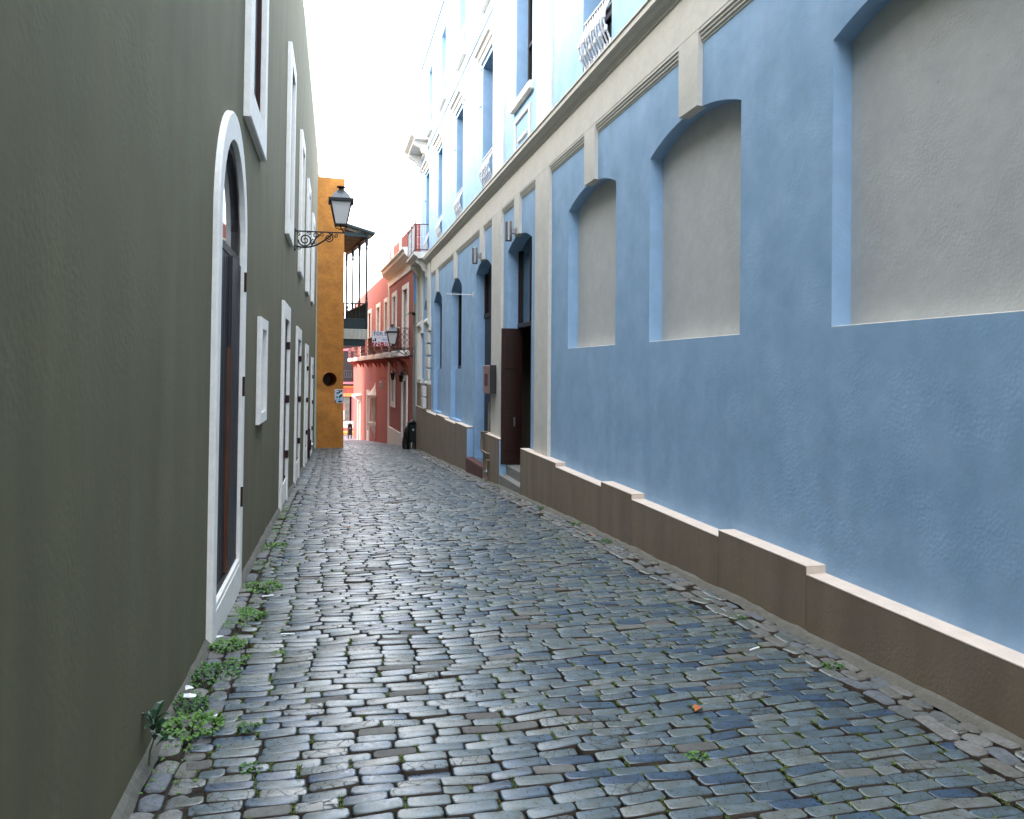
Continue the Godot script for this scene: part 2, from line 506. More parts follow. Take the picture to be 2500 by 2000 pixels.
	cell.cellular_return_type = FastNoiseLite.RETURN_DISTANCE2_SUB
	cell.cellular_jitter = 1.1
	cell.fractal_type = FastNoiseLite.FRACTAL_NONE
	cell.domain_warp_enabled = true; cell.domain_warp_amplitude = 22.0; cell.domain_warp_frequency = 0.02
	var c_cell := nbytes(cell, B, B)
	var alb := []; var hei := []; var rou := []
	for k in 3:
		var a := PackedByteArray(); a.resize(NB * 3)
		var h := PackedByteArray(); h.resize(NB)
		var r := PackedByteArray(); r.resize(NB)
		for i in NB:
			var b := c_big[i] / 255.0; var m := c_mid[i] / 255.0; var f := c_fine[i] / 255.0; var p := c_pit[i] / 255.0
			var v := 0.62 + 0.26 * b + 0.14 * m
			var hue := (b - 0.5) * 0.13
			var hh := 0.45 + 0.25 * m + 0.12 * f
			var rr := 0.19 + 0.24 * m + 0.06 * f
			if k == 1:
				var cr := clampf(1.0 - c_cell[i] / 16.0, 0.0, 1.0)
				v *= 1.0 - 0.85 * cr
				hh -= 0.45 * cr
				rr += 0.4 * cr
			if k == 2:
				v = 0.55 + 0.18 * b + 0.18 * m + 0.12 * f
				hue *= 0.4
				hh = 0.3 + 0.35 * m + 0.3 * f
				rr = 0.55 + 0.3 * f
			if p > 0.76:
				var d := clampf((p - 0.76) * 9.0, 0.0, 1.0)
				v *= 1.0 - 0.42 * d * clampf(b * 2.2 - 0.5, 0.0, 1.0)
				hh -= 0.2 * d
				rr += 0.25 * d
			a[i * 3] = int(255 * clampf(v - hue * 0.5, 0, 1)); a[i * 3 + 1] = int(255 * clampf(v, 0, 1)); a[i * 3 + 2] = int(255 * clampf(v + hue, 0, 1))
			h[i] = int(255 * clampf(hh, 0, 1))
			r[i] = int(255 * clampf(rr, 0, 1))
		alb.append(tex(a, B)); hei.append(tex(h, B, Image.FORMAT_L8)); rou.append(tex(r, B, Image.FORMAT_L8))
	M.bricks = []
	for d in [
		[Color(0.375, 0.43, 0.45), 0], [Color(0.295, 0.37, 0.425), 0], [Color(0.435, 0.475, 0.47), 0], [Color(0.485, 0.50, 0.48), 0],
		[Color(0.445, 0.475, 0.465), 1], [Color(0.505, 0.515, 0.49), 1], [Color(0.38, 0.43, 0.445), 1],
		[Color(0.38, 0.36, 0.335), 2], [Color(0.455, 0.445, 0.415), 2], [Color(0.245, 0.325, 0.405), 0]]:
		var m := std(d[0], 1.0)
		m.albedo_texture = alb[d[1]]
		m.roughness_texture = rou[d[1]]
		m.roughness_texture_channel = BaseMaterial3D.TEXTURE_CHANNEL_RED
		m.heightmap_enabled = true
		m.heightmap_texture = hei[d[1]]
		m.heightmap_scale = 0.07
		m.metallic_specular = 0.62
		M.bricks.append(m)
	M.soil = std(Color(0.42, 0.36, 0.31), 0.9)
	M.soil.albedo_texture = alb[2]
	M.edge_stones = []
	for c in [Color(0.50, 0.49, 0.46), Color(0.56, 0.55, 0.53), Color(0.44, 0.45, 0.44), Color(0.46, 0.48, 0.50)]:
		var m := std(c, 1.0)
		m.albedo_texture = alb[2]
		m.roughness_texture = rou[2]
		m.roughness_texture_channel = BaseMaterial3D.TEXTURE_CHANNEL_RED
		m.heightmap_enabled = true
		m.heightmap_texture = hei[2]
		m.heightmap_scale = 0.6
		M.edge_stones.append(m)

# ------------------------------------------------------------------ ground
const GZ := [60.0, 3.0, 0.0, -3.07, -6.42, -12.8, -18.1, -28.8, -31.0, -37.6, -44.6, -56.6, -60.0, -200.0]
const GY := [-0.03, -0.03, -0.04, -0.10, -0.20, -0.47, -0.745, -1.25, -1.37, -1.86, -2.35, -3.24, -3.30, -3.30]

func gprof(z: float) -> float:
	for i in GZ.size() - 1:
		if z <= GZ[i] and z >= GZ[i + 1]:
			return lerpf(GY[i], GY[i + 1], (GZ[i] - z) / (GZ[i] - GZ[i + 1]))
	return GY[0]

func gy(x: float, z: float) -> float:
	var s := 0.0
	for k in 5:
		s += gprof(z + (k - 2) * 0.8)
	return s / 5.0 + 0.011 * wob.get_noise_2d(x * 9.0, z * 9.0) + 0.012 * wob.get_noise_2d(x * 25.0 + 300.0, z * 25.0)

func left_x(z: float) -> float:
	return -0.805 - 0.0125 * z

func brick_mesh(a: float, b: float, h: float, bev: float, cut: float, seed_v: int, fullness := 8) -> ArrayMesh:
	var r := RandomNumberGenerator.new()
	r.seed = seed_v
	var st := mb()
	var ring := []
	for q in [[1, 1], [-1, 1], [-1, -1], [1, -1]]:
		var c := cut * r.randf_range(0.6, 1.5)
		var p1 := Vector2(q[0] * a, q[1] * (b - c))
		var p2 := Vector2(q[0] * (a - c), q[1] * b)
		if q[0] * q[1] > 0:
			ring.append(p1); ring.append(p2)
		else:
			ring.append(p2); ring.append(p1)
	var n := ring.size()
	var uv0 := Vector2(r.randf(), r.randf())
	var base := []; var side := []; var r1 := []; var r2 := []
	for i in n:
		var p: Vector2 = ring[i] + Vector2(r.randf_range(-1, 1), r.randf_range(-1, 1)) * cut * 0.22
		var o := Vector2(signf(p.x) * (1.0 if absf(p.x) > a - cut * 0.7 else 0.35), signf(p.y) * (1.0 if absf(p.y) > b - cut * 0.7 else 0.35)).normalized()
		var o3 := Vector3(o.x, 0, o.y)
		var top := r.randf_range(-0.0012, 0.0008)
		base.append([Vector3(p.x, -h, p.y), o3, p])
		side.append([Vector3(p.x, -bev * 0.8, p.y), o3, p])
		r1.append([Vector3(p.x, -bev * 0.8, p.y), (o3 * 0.8 + Vector3.UP * 0.6).normalized(), p])
		var q2 := Vector2(p.x - signf(p.x) * bev, p.y - signf(p.y) * bev)
		r2.append([Vector3(q2.x, top, q2.y), (o3 * 0.09 + Vector3.UP).normalized(), q2])
	var ctr := [Vector3(0, r.randf_range(-0.0004, 0.001), 0), Vector3.UP, Vector2.ZERO]
	var tops := []
	var sides := []
	for i in n:
		var j := (i + 1) % n
		sides.append([base[i], base[j], side[j]]); sides.append([base[i], side[j], side[i]])
		tops.append([r1[i], r1[j], r2[j]]); tops.append([r1[i], r2[j], r2[i]])
		tops.append([r2[i], r2[j], ctr])
	var am := ArrayMesh.new()
	for tris in [tops, sides]:
		st = mb()
		for t in tris:
			var nn: Vector3 = (t[1][0] - t[0][0]).cross(t[2][0] - t[0][0])
			if nn.dot(t[0][1] + t[1][1] + t[2][1]) > 0.0:
				t = [t[0], t[2], t[1]]
			for v in t:
				st.set_normal(v[1])
				st.set_uv(uv0 + (v[2] + Vector2(v[0].y, v[0].y)) / 1.1)
				st.add_vertex(v[0])
		st.commit(am)
	return am

func stone(called: String, mesh: Mesh, mat: Material, parent: Node, xf: Transform3D) -> MeshInstance3D:
	var o := mi(called, mesh, null, parent, xf)
	o.set_surface_override_material(0, mat)
	o.set_surface_override_material(1, M.soil)
	return o

func seat(x: float, z: float, tilt: float) -> Transform3D:
	var dx := (gy(x + 0.08, z) - gy(x - 0.08, z)) / 0.16
	var dz := (gy(x, z + 0.06) - gy(x, z - 0.06)) / 0.12
	var up := Vector3(-dx + rng.randf_range(-tilt, tilt), 1, -dz + rng.randf_range(-tilt, tilt)).normalized()
	var turn := rng.randf_range(-0.012, 0.012)
	var ax := (Vector3(cos(turn), 0, -sin(turn)))
	ax = (ax - up * ax.dot(up)).normalized()
	return Transform3D(Basis(ax, up, ax.cross(up)), Vector3(x, gy(x, z), z))

var joints := []

func build_ground() -> void:
	# bare earth under everything, one sheet to the horizon
	var st := mb()
	var zs := []
	var z := 60.0
	while z > -200.0:
		zs.append(z)
		z -= 1.0 if (z > -64.0 and z < 8.0) else 8.0
	var xs := [-90.0, -30.0, -6.0, -1.0, 0.0, 1.0, 2.0, 3.0, 4.0, 8.0, 30.0, 90.0]
	for i in zs.size() - 1:
		for j in xs.size() - 1:
			var p := []
			for q in [[j, i], [j + 1, i], [j + 1, i + 1], [j, i + 1]]:
				var x: float = xs[q[0]]; var zz: float = zs[q[1]]
				p.append(Vector3(x, gprof(zz) - 0.034, zz))
			quad(st, p[0], p[1], p[2], p[3], p[0] + Vector3.UP * 50.0)
	struct("ground", st, M.dirt)
	# the far street
	st = mb()
	z = -37.0
	while z > -90.0:
		quad(st, Vector3(-30 if z < -57.0 else -3, gprof(z) - 0.004, z), Vector3(30 if z < -57.0 else 4.5, gprof(z) - 0.004, z), Vector3(30 if z < -57.0 else 4.5, gprof(z - 1.0) - 0.004, z - 1.0), Vector3(-30 if z < -57.0 else -3, gprof(z - 1.0) - 0.004, z - 1.0), Vector3(0, 50, z))
		z -= 1.0
	struct("far_street", st, M.asphalt)
	# bricks
	var road := Node3D.new()
	road.name = "road"
	road.set_meta("kind", "structure")
	add_child(road)
	var pool := []
	for k in 20:
		var len_b := rng.randf_range(0.172, 0.212)
		pool.append([brick_mesh(len_b * 0.5, rng.randf_range(0.0336, 0.0355), 0.05, rng.randf_range(0.0045, 0.0075), 0.010, 100 + k), len_b])
	var short := []
	for k in 5:
		var len_b := rng.randf_range(0.075, 0.12)
		short.append([brick_mesh(len_b * 0.5, 0.0345, 0.05, 0.006, 0.010, 200 + k), len_b])
	var laid := []
	var pitch := 0.0785
	z = -0.8
	var row := 0
	while z > -38.0:
		var x0 := left_x(z) + (0.27 if z > -15.0 else 0.05)
		var x1 := XP - 0.345 + 0.012 * sin(z * 1.3) + (0.0 if z > -28.0 else 0.3)
		var x := x0 + (0.0 if row % 2 == 0 else -0.10) + rng.randf_range(-0.03, 0.03)
		while x < x1 - 0.03:
			var v = pool[rng.randi() % pool.size()]
			if x + v[1] > x1 + 0.05 or rng.randf() < 0.025 or x < x0 - 0.02:
				v = short[rng.randi() % short.size()]
			var cx: float = x + v[1] * 0.5
			var zz := z + 0.008 * wob.get_noise_2d(cx * 6.0, z * 3.0) + rng.randf_range(-0.002, 0.002)
			var xf := seat(cx, zz, 0.009)
			xf.origin.y += rng.randf_range(-0.004, 0.003) - (0.009 if rng.randf() < 0.02 else 0.0)
			var wear := wob.get_noise_2d(cx * 12.0 + 90.0, z * 12.0)
			var roll := rng.randf() + wear * 0.18
			var mat := 7 + rng.randi() % 2
			if roll < 0.20: mat = 9 if rng.randf() < 0.4 else 1
			elif roll < 0.46: mat = 0
			elif roll < 0.66: mat = 2
			elif roll < 0.73: mat = 6
			elif roll < 0.80: mat = 4
			elif roll < 0.90: mat = 3
			elif roll < 0.95: mat = 5
			laid.append([xf, v[0], mat])
			if z > -13.0:
				joints.append(Vector3(x - 0.005, xf.origin.y, zz))
			x += v[1] + rng.randf_range(0.006, 0.013)
		z -= pitch + rng.randf_range(-0.0012, 0.0012)
		row += 1
	# the 300 that show largest are parts of their own
	var cam := get_node("camera") as Camera3D
	var inv := cam.transform.affine_inverse()
	var order := []
	for i in laid.size():
		var c: Vector3 = inv * laid[i][0].origin
		if c.z < -0.5 and absf(c.x / c.z) < 0.655 and c.y / -c.z > -0.575:
			order.append([-c.z, i])
	order.sort_custom(func(p, q): return p[0] < q[0])
	var single := {}
	for k in mini(300, order.size()):
		single[order[k][1]] = true
	var soil_tool := mb()
	var tools := []
	for k in M.bricks.size():
		tools.append(mb())
	for i in laid.size():
		var b = laid[i]
		if single.has(i):
			stone("brick", b[1], M.bricks[b[2]], road, b[0])
		else:
			tools[b[2]].append_from(b[1], 0, b[0])
			soil_tool.append_from(b[1], 1, b[0])
	var am := ArrayMesh.new()
	for k in tools.size():
		tools[k].set_material(M.bricks[k])
		tools[k].commit(am)
	soil_tool.set_material(M.soil)
	soil_tool.commit(am)
	var rest := mi("paving", am, null, road)
	rest.set_meta("kind", "stuff")
	# edging stones along both walls
	var edge := Node3D.new()
	edge.name = "kerb"
	edge.set_meta("kind", "structure")
	add_child(edge)
	for col in 3:
		z = -2.2 + 0.1 * col
		while z > -28.5:
			var l := rng.randf_range(0.15, 0.27) if col == 0 else rng.randf_range(0.13, 0.22)
			var w: float = [0.046, 0.042, 0.036][col]
			var x: float = XP - [0.285, 0.190, 0.105][col] + 0.012 * sin((z - l * 0.5) * 1.3) + rng.randf_range(-0.006, 0.006)
			if rng.randf() > 0.05:
				var m := brick_mesh(l * 0.5 - 0.006, w, 0.07, 0.012, 0.02, rng.randi())
				var xf := seat(x, z - l * 0.5, 0.04)
				xf.basis = xf.basis * Basis(Vector3.UP, PI * 0.5 + rng.randf_range(-0.05, 0.05))
				xf.origin.y += 0.010 + rng.randf_range(-0.006, 0.008) - 0.003 * col
				var mm: Material = M.edge_stones[rng.randi() % 4] if rng.randf() < 0.6 else M.bricks[[2, 3, 5, 8][rng.randi() % 4]]
				stone("kerb_stone", m, mm, edge, xf)
			z -= l
	for col in 2:
		z = -2.6 - 0.05 * col
		while z > -15.0:
			var l := rng.randf_range(0.10, 0.17)
			var x := left_x(z) + (0.085 if col == 0 else 0.195) + rng.randf_range(-0.008, 0.008)
			if rng.randf() > 0.08:
				var m := brick_mesh(l * 0.5 - 0.006, 0.046, 0.06, 0.011, 0.018, rng.randi())
				var xf := seat(x, z - l * 0.5, 0.035)
				xf.basis = xf.basis * Basis(Vector3.UP, PI * 0.5 + rng.randf_range(-0.09, 0.09))
				xf.origin.y += rng.randf_range(-0.010, 0.006)
				stone("edge_stone", m, M.edge_stones[rng.randi() % 4], edge, xf)
			z -= l
	# broken mortar fillets at the foot of both walls
	for e in [[XP - 0.045, 0.022, 1.0], [0.0, 0.025, -1.0]]:
		var f := mb()
		z = -1.5
		var prev := []
		while z > -28.6:
			var w: float = e[1] * (0.75 + 0.9 * maxf(0.0, wob.get_noise_2d(z * 40.0, e[0] * 50.0) + 0.25))
			var g := gy(2.0, z)
			var cur := []
			if e[2] > 0.0:
				cur = [Vector3(XP + 0.01, g + 0.03 + 0.012 * wob.get_noise_1d(z * 60.0), z), Vector3(XP - w, g + 0.012, z), Vector3(XP - w - 0.035, g - 0.02, z)]
			else:
				var lx := left_x(z)
				cur = [Vector3(lx - 0.01, g + 0.05 + 0.012 * wob.get_noise_1d(z * 60.0), z), Vector3(lx + w * 0.7, g + 0.020, z), Vector3(lx + w + 0.015, g - 0.02, z)]
			if prev.size() > 0:
				for k in 2:
					quad(f, prev[k], cur[k], cur[k + 1], prev[k + 1], Vector3(1.2, 40, z))
			prev = cur
			z -= 0.12
		part("mortar_fillet", f, M.mortar, edge)

# ------------------------------------------------------------------ blue building
func balustrade(parent: Node, s0: float, s1: float, y0: float, y1: float, belly: float, bars: int, mat: Material) -> void:
	# iron window guard with bellied bars, handrail on top; local x out of the wall is negative
	var g := Node3D.new()
	g.name = numbered(parent, "window_guard")
	parent.add_child(g)
	for e in [[0.0, y1 - 0.03, 0.05, y1], [0.0, y0 + 0.03, 0.03, y0 + 0.055], [0.01, y1 - 0.16, 0.03, y1 - 0.145]]:
		var st := mb()
		bx(st, Vector3(e[0], e[1], -s1), Vector3(e[2], e[3], -s0), 0.004)
		part("rail", st, mat, g)
	for i in bars:
		var s := lerpf(s0 + 0.04, s1 - 0.04, float(i) / (bars - 1))
		var pts := []
		for k in 11:
			var t := k / 10.0
			var y := lerpf(y0 + 0.04, y1 - 0.02, t)
			var o := belly * pow(sin(PI * clampf((1.0 - t) * 1.25 - 0.05, 0.0, 1.0)), 1.5)
			pts.append(Vector3(0.02 - o, y, -s))
		var b := mb()
		tube(b, pts, 0.012, 6)
		if i % 2 == 0:
			# cast collars and leaf plates
			for t in [0.25, 0.45, 0.62]:
				var p: Vector3 = pts[int(t * 10)]
				bx(b, p - Vector3(0.016, 0.035, 0.03), p + Vector3(0.016, 0.035, 0.03), 0.008)
		part("bar", b, mat, g)

func build_blue() -> void:
	var B := thing("blue_building", "light blue plastered building with cream trim, blind arched niches and tall doors", "building", at(XW, 0, 0))
	var niches := []
	for c in [-0.89, 3.79, 6.90, 9.80]:
		if c > 0:
			niches.append(arch(c - 0.94, c + 0.95, 1.90, 3.815, 4.0, 0.145))
	var d1 := arch(12.80, 14.60, -0.17, 3.79, 3.98, 0.27)
	var d2 := arch(16.12, 17.90, -0.40, 3.74, 3.97, 0.27)
	var wa := arch(19.83, 21.56, 0.30, 3.70, 3.97, 0.24)
	var wb := arch(23.38, 25.12, 0.32, 3.70, 3.96, 0.24)
	var en := arch(26.85, 27.75, 1.0, 3.65, 3.95, 0.22)
	var lower := niches + [d1, d2, wa, wb, en]
	var upper := []
	var u_door := [[9.05, 10.15], [16.1, 17.2], [19.8, 20.8], [23.45, 24.35], [26.55, 27.4], [5.4, 6.5]]
	for u in u_door:
		upper.append(rect(u[0], u[1], 5.32, 8.17, 0.32))
	var u2 := rect(12.87, 14.02, 6.36, 8.6, 0.26)
	upper.append(u2)
	var third := []
	for u in [[16.0, 17.0], [19.55, 20.45], [22.9, 23.8], [25.95, 26.8]]:
		third.append(rect(u[0], u[1], 9.42, 11.52, 0.3))
	var st := mb()
	facade(st, 1.0, -26.0, 28.9, -2.2, 12.6, lower + upper + third)
	shell(st, 1.0, -26.0, 28.9, -2.2, 12.6, 9.0)
	part("wall", st, M.blue, B)
	# blind niches
	for h in niches:
		st = mb()
		filling(st, 1.0, h, 0.1449, 1.90)
		part("niche_panel", st, M.infill, B)
		st = mb()
		var fs := 0.0
		bx(st, Vector3(0.003, 1.885, -h.s1 + 0.002), Vector3(0.143, 1.906, -h.s0 - 0.002), 0.003)
		part("niche_sill", st, M.cream, B)
	# plinth, lower under the niches and windows
	var pl := XP - XW
	var steps := [[-26.0, 2.87, 0.297], [2.87, 4.79, 0.243], [4.79, 6.03, 0.297], [6.03, 7.95, 0.243], [7.95, 8.92, 0.297], [8.92, 10.83, 0.243], [10.83, 12.93, 0.297],
		[14.6, 16.2, 0.31], [18.13, 19.85, 0.28], [19.85, 21.75, 0.24], [21.75, 23.5, 0.285], [23.5, 25.75, 0.24], [25.75, 28.93, 0.295]]
	for e in steps:
		st = mb()
		bx(st, Vector3(pl, -2.2, -e[1]), Vector3(0.01, e[2], -e[0]), 0.006)
		var pp := part("plinth", st, M.plinth, B)
		st = mb()
		bx(st, Vector3(pl - 0.001, e[2] - 0.004, -e[1] - 0.001), Vector3(0.01, e[2] + 0.006, -e[0] + 0.001), 0.003)
		part("coping", st, M.coping, pp)
		if e[2] > 0.25 and e[0] > -20.0 and e[0] != 14.6 and e[0] != 18.13:
			st = mb()
			bx(st, Vector3(pl + 0.0005, 0.245, -e[0] + 0.0005), Vector3(0.01, e[2] - 0.0045, -e[0] + 0.004), 0.0)
			part("coping_end", st, M.coping, pp)
	# cream frieze with moulded panel heads, pilasters and keystones
	var keys := [[3.58, 4.0], [6.65, 7.06], [9.50, 9.92], [13.5, 13.9], [16.8, 17.2], [20.5, 20.9], [24.05, 24.45]]
	var crowns := [3.99, 3.99, 3.985, 3.965, 3.955, 3.955, 3.945]
	var pils := [[11.6, 12.4], [14.95, 15.85]]
	st = mb()
	bx(st, Vector3(-0.05, 4.67, -25.6), Vector3(0.005, 5.12, 26.0), 0.004)
	part("frieze", st, M.cream, B)
	for i in keys.size():
		st = mb()
		var k = keys[i]
		# wedge-shaped: narrower at its foot, its foot flush under the arch
		var zc: float = -(k[0] + k[1]) * 0.5
		var hw: float = (k[1] - k[0]) * 0.5
		var p := [Vector3(-0.052, crowns[i], zc + hw * 0.95), Vector3(-0.052, crowns[i], zc - hw * 0.95), Vector3(-0.052, 4.668, zc - hw), Vector3(-0.052, 4.668, zc + hw)]
		quad(st, p[0], p[1], p[2], p[3], Vector3(-9, 4, zc))
		for e in [[0, 1], [1, 2], [3, 0]]:
			var a: Vector3 = p[e[0]]; var b: Vector3 = p[e[1]]
			var a2 := Vector3(0.06 if e[0] < 2 else 0.0, a.y, a.z); var b2 := Vector3(0.06 if e[1] < 2 else 0.0, b.y, b.z)
			var mid := (a + b) * 0.5
			quad(st, a, b, b2, a2, mid + (mid - Vector3(mid.x, 4.35, zc)) * 20.0)
		part("keystone", st, M.cream, B)
	var cuts := []
	for k in keys:
		cuts.append(k)
	for k in pils:
		cuts.append(k)
	cuts.sort_custom(func(a, b): return a[0] < b[0])
	for i in cuts.size():
		var a: float = cuts[i - 1][1] if i > 0 else 1.0
		var b: float = cuts[i][0]
		st = mb()
		sweep(st, [Vector2(0.002, 4.672), Vector2(-0.046, 4.672), Vector2(-0.046, 4.643), Vector2(-0.032, 4.635), Vector2(-0.034, 4.612), Vector2(-0.020, 4.602), Vector2(-0.022, 4.58), Vector2(-0.008, 4.57), Vector2(-0.008, 4.555), Vector2(0.002, 4.55)], -a - 0.002, -b + 0.002)
		part("panel_moulding", st, M.cream, B)
	st = mb()
	sweep(st, [Vector2(0.002, 4.672), Vector2(-0.046, 4.672), Vector2(-0.046, 4.643), Vector2(-0.032, 4.635), Vector2(-0.034, 4.612), Vector2(-0.020, 4.602), Vector2(-0.008, 4.57), Vector2(0.002, 4.55)], -24.45, -25.5)
	part("panel_moulding", st, M.cream, B)
	for p in pils:
		st = mb()
		bx(st, Vector3(-0.055, 0.29, -p[1]), Vector3(0.005, 4.669, -p[0]), 0.006)
		part("pilaster", st, M.cream, B)
		st = mb()
		bx(st, Vector3(-0.05, 5.30, -p[1]), Vector3(0.005, 8.95, -p[0]), 0.006)
		part("pilaster", st, M.cream, B)
	# cornice
	st = mb()
	sweep(st, [Vector2(0.003, 5.10), Vector2(-0.065, 5.10), Vector2(-0.07, 5.135), Vector2(-0.085, 5.14), Vector2(-0.09, 5.165), Vector2(-0.125, 5.185), Vector2(-0.15, 5.215), Vector2(-0.17, 5.22), Vector2(-0.17, 5.285), Vector2(-0.185, 5.29), Vector2(-0.185, 5.31), Vector2(0.003, 5.335)], 26.0, -28.95)
	part("cornice", st, M.cream, B)
	st = mb()
	sweep(st, [Vector2(0.003, 9.0), Vector2(-0.03, 9.0), Vector2(-0.05, 9.06), Vector2(-0.05, 9.16), Vector2(0.003, 9.18)], 26.0, -28.95)
	part("cornice", st, M.cream, B)
	st = mb()
	sweep(st, [Vector2(0.003, 12.35), Vector2(-0.04, 12.35), Vector2(-0.07, 12.45), Vector2(-0.07, 12.55), Vector2(0.003, 12.62)], 26.0, -28.95)
	part("cornice", st, M.cream, B)
	# --- first door: open, stone steps, brown leaf standing out, transom light
	st = mb()
	room(st, 1.0, 12.2, 15.6, -0.17, 4.2, 0.2702, 4.5)
	part("entrance_hall", st, M.interior, B)
	st = mb()
	for s in [12.8, 13.68, 14.54]:
		bx(st, Vector3(0.20, 2.42, -s - 0.06), Vector3(0.27, 3.95, -s), 0.004)
	bx(st, Vector3(0.19, 2.38, -14.6), Vector3(0.28, 2.46, -12.8), 0.006)
	bx(st, Vector3(0.20, -0.17, -12.86), Vector3(0.28, 2.38, -12.80), 0.005)
	bx(st, Vector3(0.20, -0.17, -14.60), Vector3(0.28, 2.38, -14.56), 0.005)
	var dfr := part("door_frame", st, M.brown_wood, B)
	st = mb()
	filling(st, 1.0, d1, 0.245, 2.46)
	part("transom_pane", st, M.blue_glass, dfr)
	for lf in [[14.555, 0], [12.86, 1]]:
		st = mb()
		if lf[1] == 0:
			bx(st, Vector3(-0.12, -0.15, -14.585), Vector3(0.23, 2.37, -14.545), 0.005)
			for yy in [[0.1, 0.75], [0.9, 1.5], [1.62, 2.24]]:
				bx(st, Vector3(-0.06, yy[0], -14.545), Vector3(0.17, yy[1], -14.532), 0.01)
		else:
			bx(st, Vector3(0.20, -0.15, -13.62), Vector3(0.245, 2.37, -12.87), 0.005)
			for yy in [[0.1, 0.75], [0.9, 1.5], [1.62, 2.24]]:
				bx(st, Vector3(0.187, yy[0], -13.5), Vector3(0.20, yy[1], -13.0), 0.01)
		var leaf := part("door_leaf", st, M.brown_wood, B)
		leaf.set_meta("label", "open dark brown wooden door leaf standing out" if lf[1] == 0 else "closed dark brown wooden door leaf")
		if lf[1] == 0:
			st = mb()
			bx(st, Vector3(0.11, 0.55, -14.530), Vector3(0.14, 0.72, -14.51), 0.004)
			part("handle", st, M.steel, leaf)
			st = mb()
			bx(st, Vector3(-0.06, 0.42, -14.544), Vector3(0.0, 0.52, -14.524), 0.004)
			part("lock_plate", st, M.hinge, leaf)
	st = mb()
	bx(st, Vector3(pl + 0.005, -2.2, -14.6), Vector3(0.30, -0.345, -12.93), 0.012)
	part("step", st, M.concrete, B)
	st = mb()
	bx(st, Vector3(-0.008, -0.36, -14.598), Vector3(0.40, -0.168, -12.802), 0.010)
	part("step", st, M.concrete, B)
	# --- second door: closed, dark blue
	st = mb()
	filling(st, 1.0, d2, 0.262, -0.40)
	var fan := part("door_head", st, M.dark_wood, B)
	for lf in 2:
		st = mb()
		var a := 16.12 + lf * 0.89
		bx(st, Vector3(0.215, -0.38, -a - 0.885), Vector3(0.255, 2.75, -a - 0.005), 0.005)
		for yy in [[-0.2, 0.5], [0.7, 1.5], [1.7, 2.6]]:
			bx(st, Vector3(0.20, yy[0], -a - 0.76), Vector3(0.215, yy[1], -a - 0.13), 0.01)
		part("door_leaf", st, M.navy_wood, B)
	st = mb()
	bx(st, Vector3(0.19, 2.76, -17.9), Vector3(0.262, 2.86, -16.12), 0.006)
	for s in [16.12, 16.98, 17.84]:
		bx(st, Vector3(0.20, 2.86, -s - 0.06), Vector3(0.262, 3.92, -s), 0.004)
	part("transom_frame", st, M.dark_wood, B)
	st = mb()
	bx(st, Vector3(pl - 0.02, -2.2, -18.13), Vector3(0.30, -0.40, -16.2), 0.012)
	part("step", st, M.maroon_step, B)
	# jambs below the plinth line, where the doors cut it
	st = mb()
	bx(st, Vector3(pl + 0.004, -2.2, -18.14), Vector3(0.005, 0.25, -18.12), 0.0)
	part("jamb", st, M.blue, B)
	st = mb()
	bx(st, Vector3(pl + 0.004, -2.2, -14.62), Vector3(0.005, 0.28, -14.598), 0.0)
	part("jamb", st, M.blue, B)
	# --- tall windows: dark glass over a blue apron
	for h in [wa, wb]:
		st = mb()
		filling(st, 1.0, h, 0.238, 1.62)
		part("window_pane", st, M.dark_glass, B)
		st = mb()
		bx(st, Vector3(0.13, 0.24, -h.s1), Vector3(0.24, 1.62, -h.s0), 0.004)
		part("window_apron", st, M.blue, B)
		st = mb()
		bx(st, Vector3(0.19, 1.62, -h.s1), Vector3(0.237, 1.70, -h.s0), 0.004)
		for s in [h.s0, (h.s0 + h.s1) * 0.5 - 0.03, h.s1 - 0.06]:
			bx(st, Vector3(0.20, 1.70, -s - 0.06), Vector3(0.237, 3.66, -s), 0.004)
		part("window_frame", st, M.dark_wood, B)
	# --- end bay: pedestals, rusticated pilaster and half column round an arched recess
	st = mb()
	filling(st, 1.0, en, 0.219, 1.0)
	part("niche_panel", st, M.infill, B)
	for e in [[25.75, 26.75], [27.85, 28.90]]:
		st = mb()
		bx(st, Vector3(-0.10, 0.29, -e[1]), Vector3(0.01, 1.12, -e[0]), 0.008)
		part("pedestal", st, M.plinth, B)
		st = mb()
		sweep(st, [Vector2(0.005, 1.115), Vector2(-0.11, 1.115), Vector2(-0.12, 1.15), Vector2(-0.10, 1.19), Vector2(-0.06, 1.24), Vector2(0.005, 1.25)], -e[0], -e[1])
		part("pedestal_cap", st, M.cream, B)
		st = mb()
		sweep(st, [Vector2(0.005, 2.85), Vector2(-0.08, 2.85), Vector2(-0.085, 2.93), Vector2(-0.07, 2.95), Vector2(-0.09, 3.05), Vector2(-0.15, 3.12), Vector2(-0.15, 3.17), Vector2(-0.08, 3.27), Vector2(0.005, 3.3)], -e[0] - 0.05, -e[1] + 0.05)
		part("capital", st, M.cream, B)
		st = mb()
		bx(st, Vector3(-0.05, 3.29, -e[1] + 0.15), Vector3(0.005, 5.09, -e[0] - 0.15), 0.006)
		part("shaft", st, M.cream, B)
	for k in 4:
		st = mb()
		bx(st, Vector3(-0.085, 1.26 + k * 0.40, -26.62), Vector3(0.005, 1.26 + k * 0.40 + 0.345, -25.9), 0.012)
		part("rusticated_block", st, M.cream, B)
	st = mb()
	var col := []
	for k in 11:
		var y := lerpf(1.24, 2.86, k / 10.0)
		col.append(Vector3(-0.02, y, -28.35))
	tube(st, col, 0.17, 20, 0.15)
	part("shaft", st, M.cream, B)
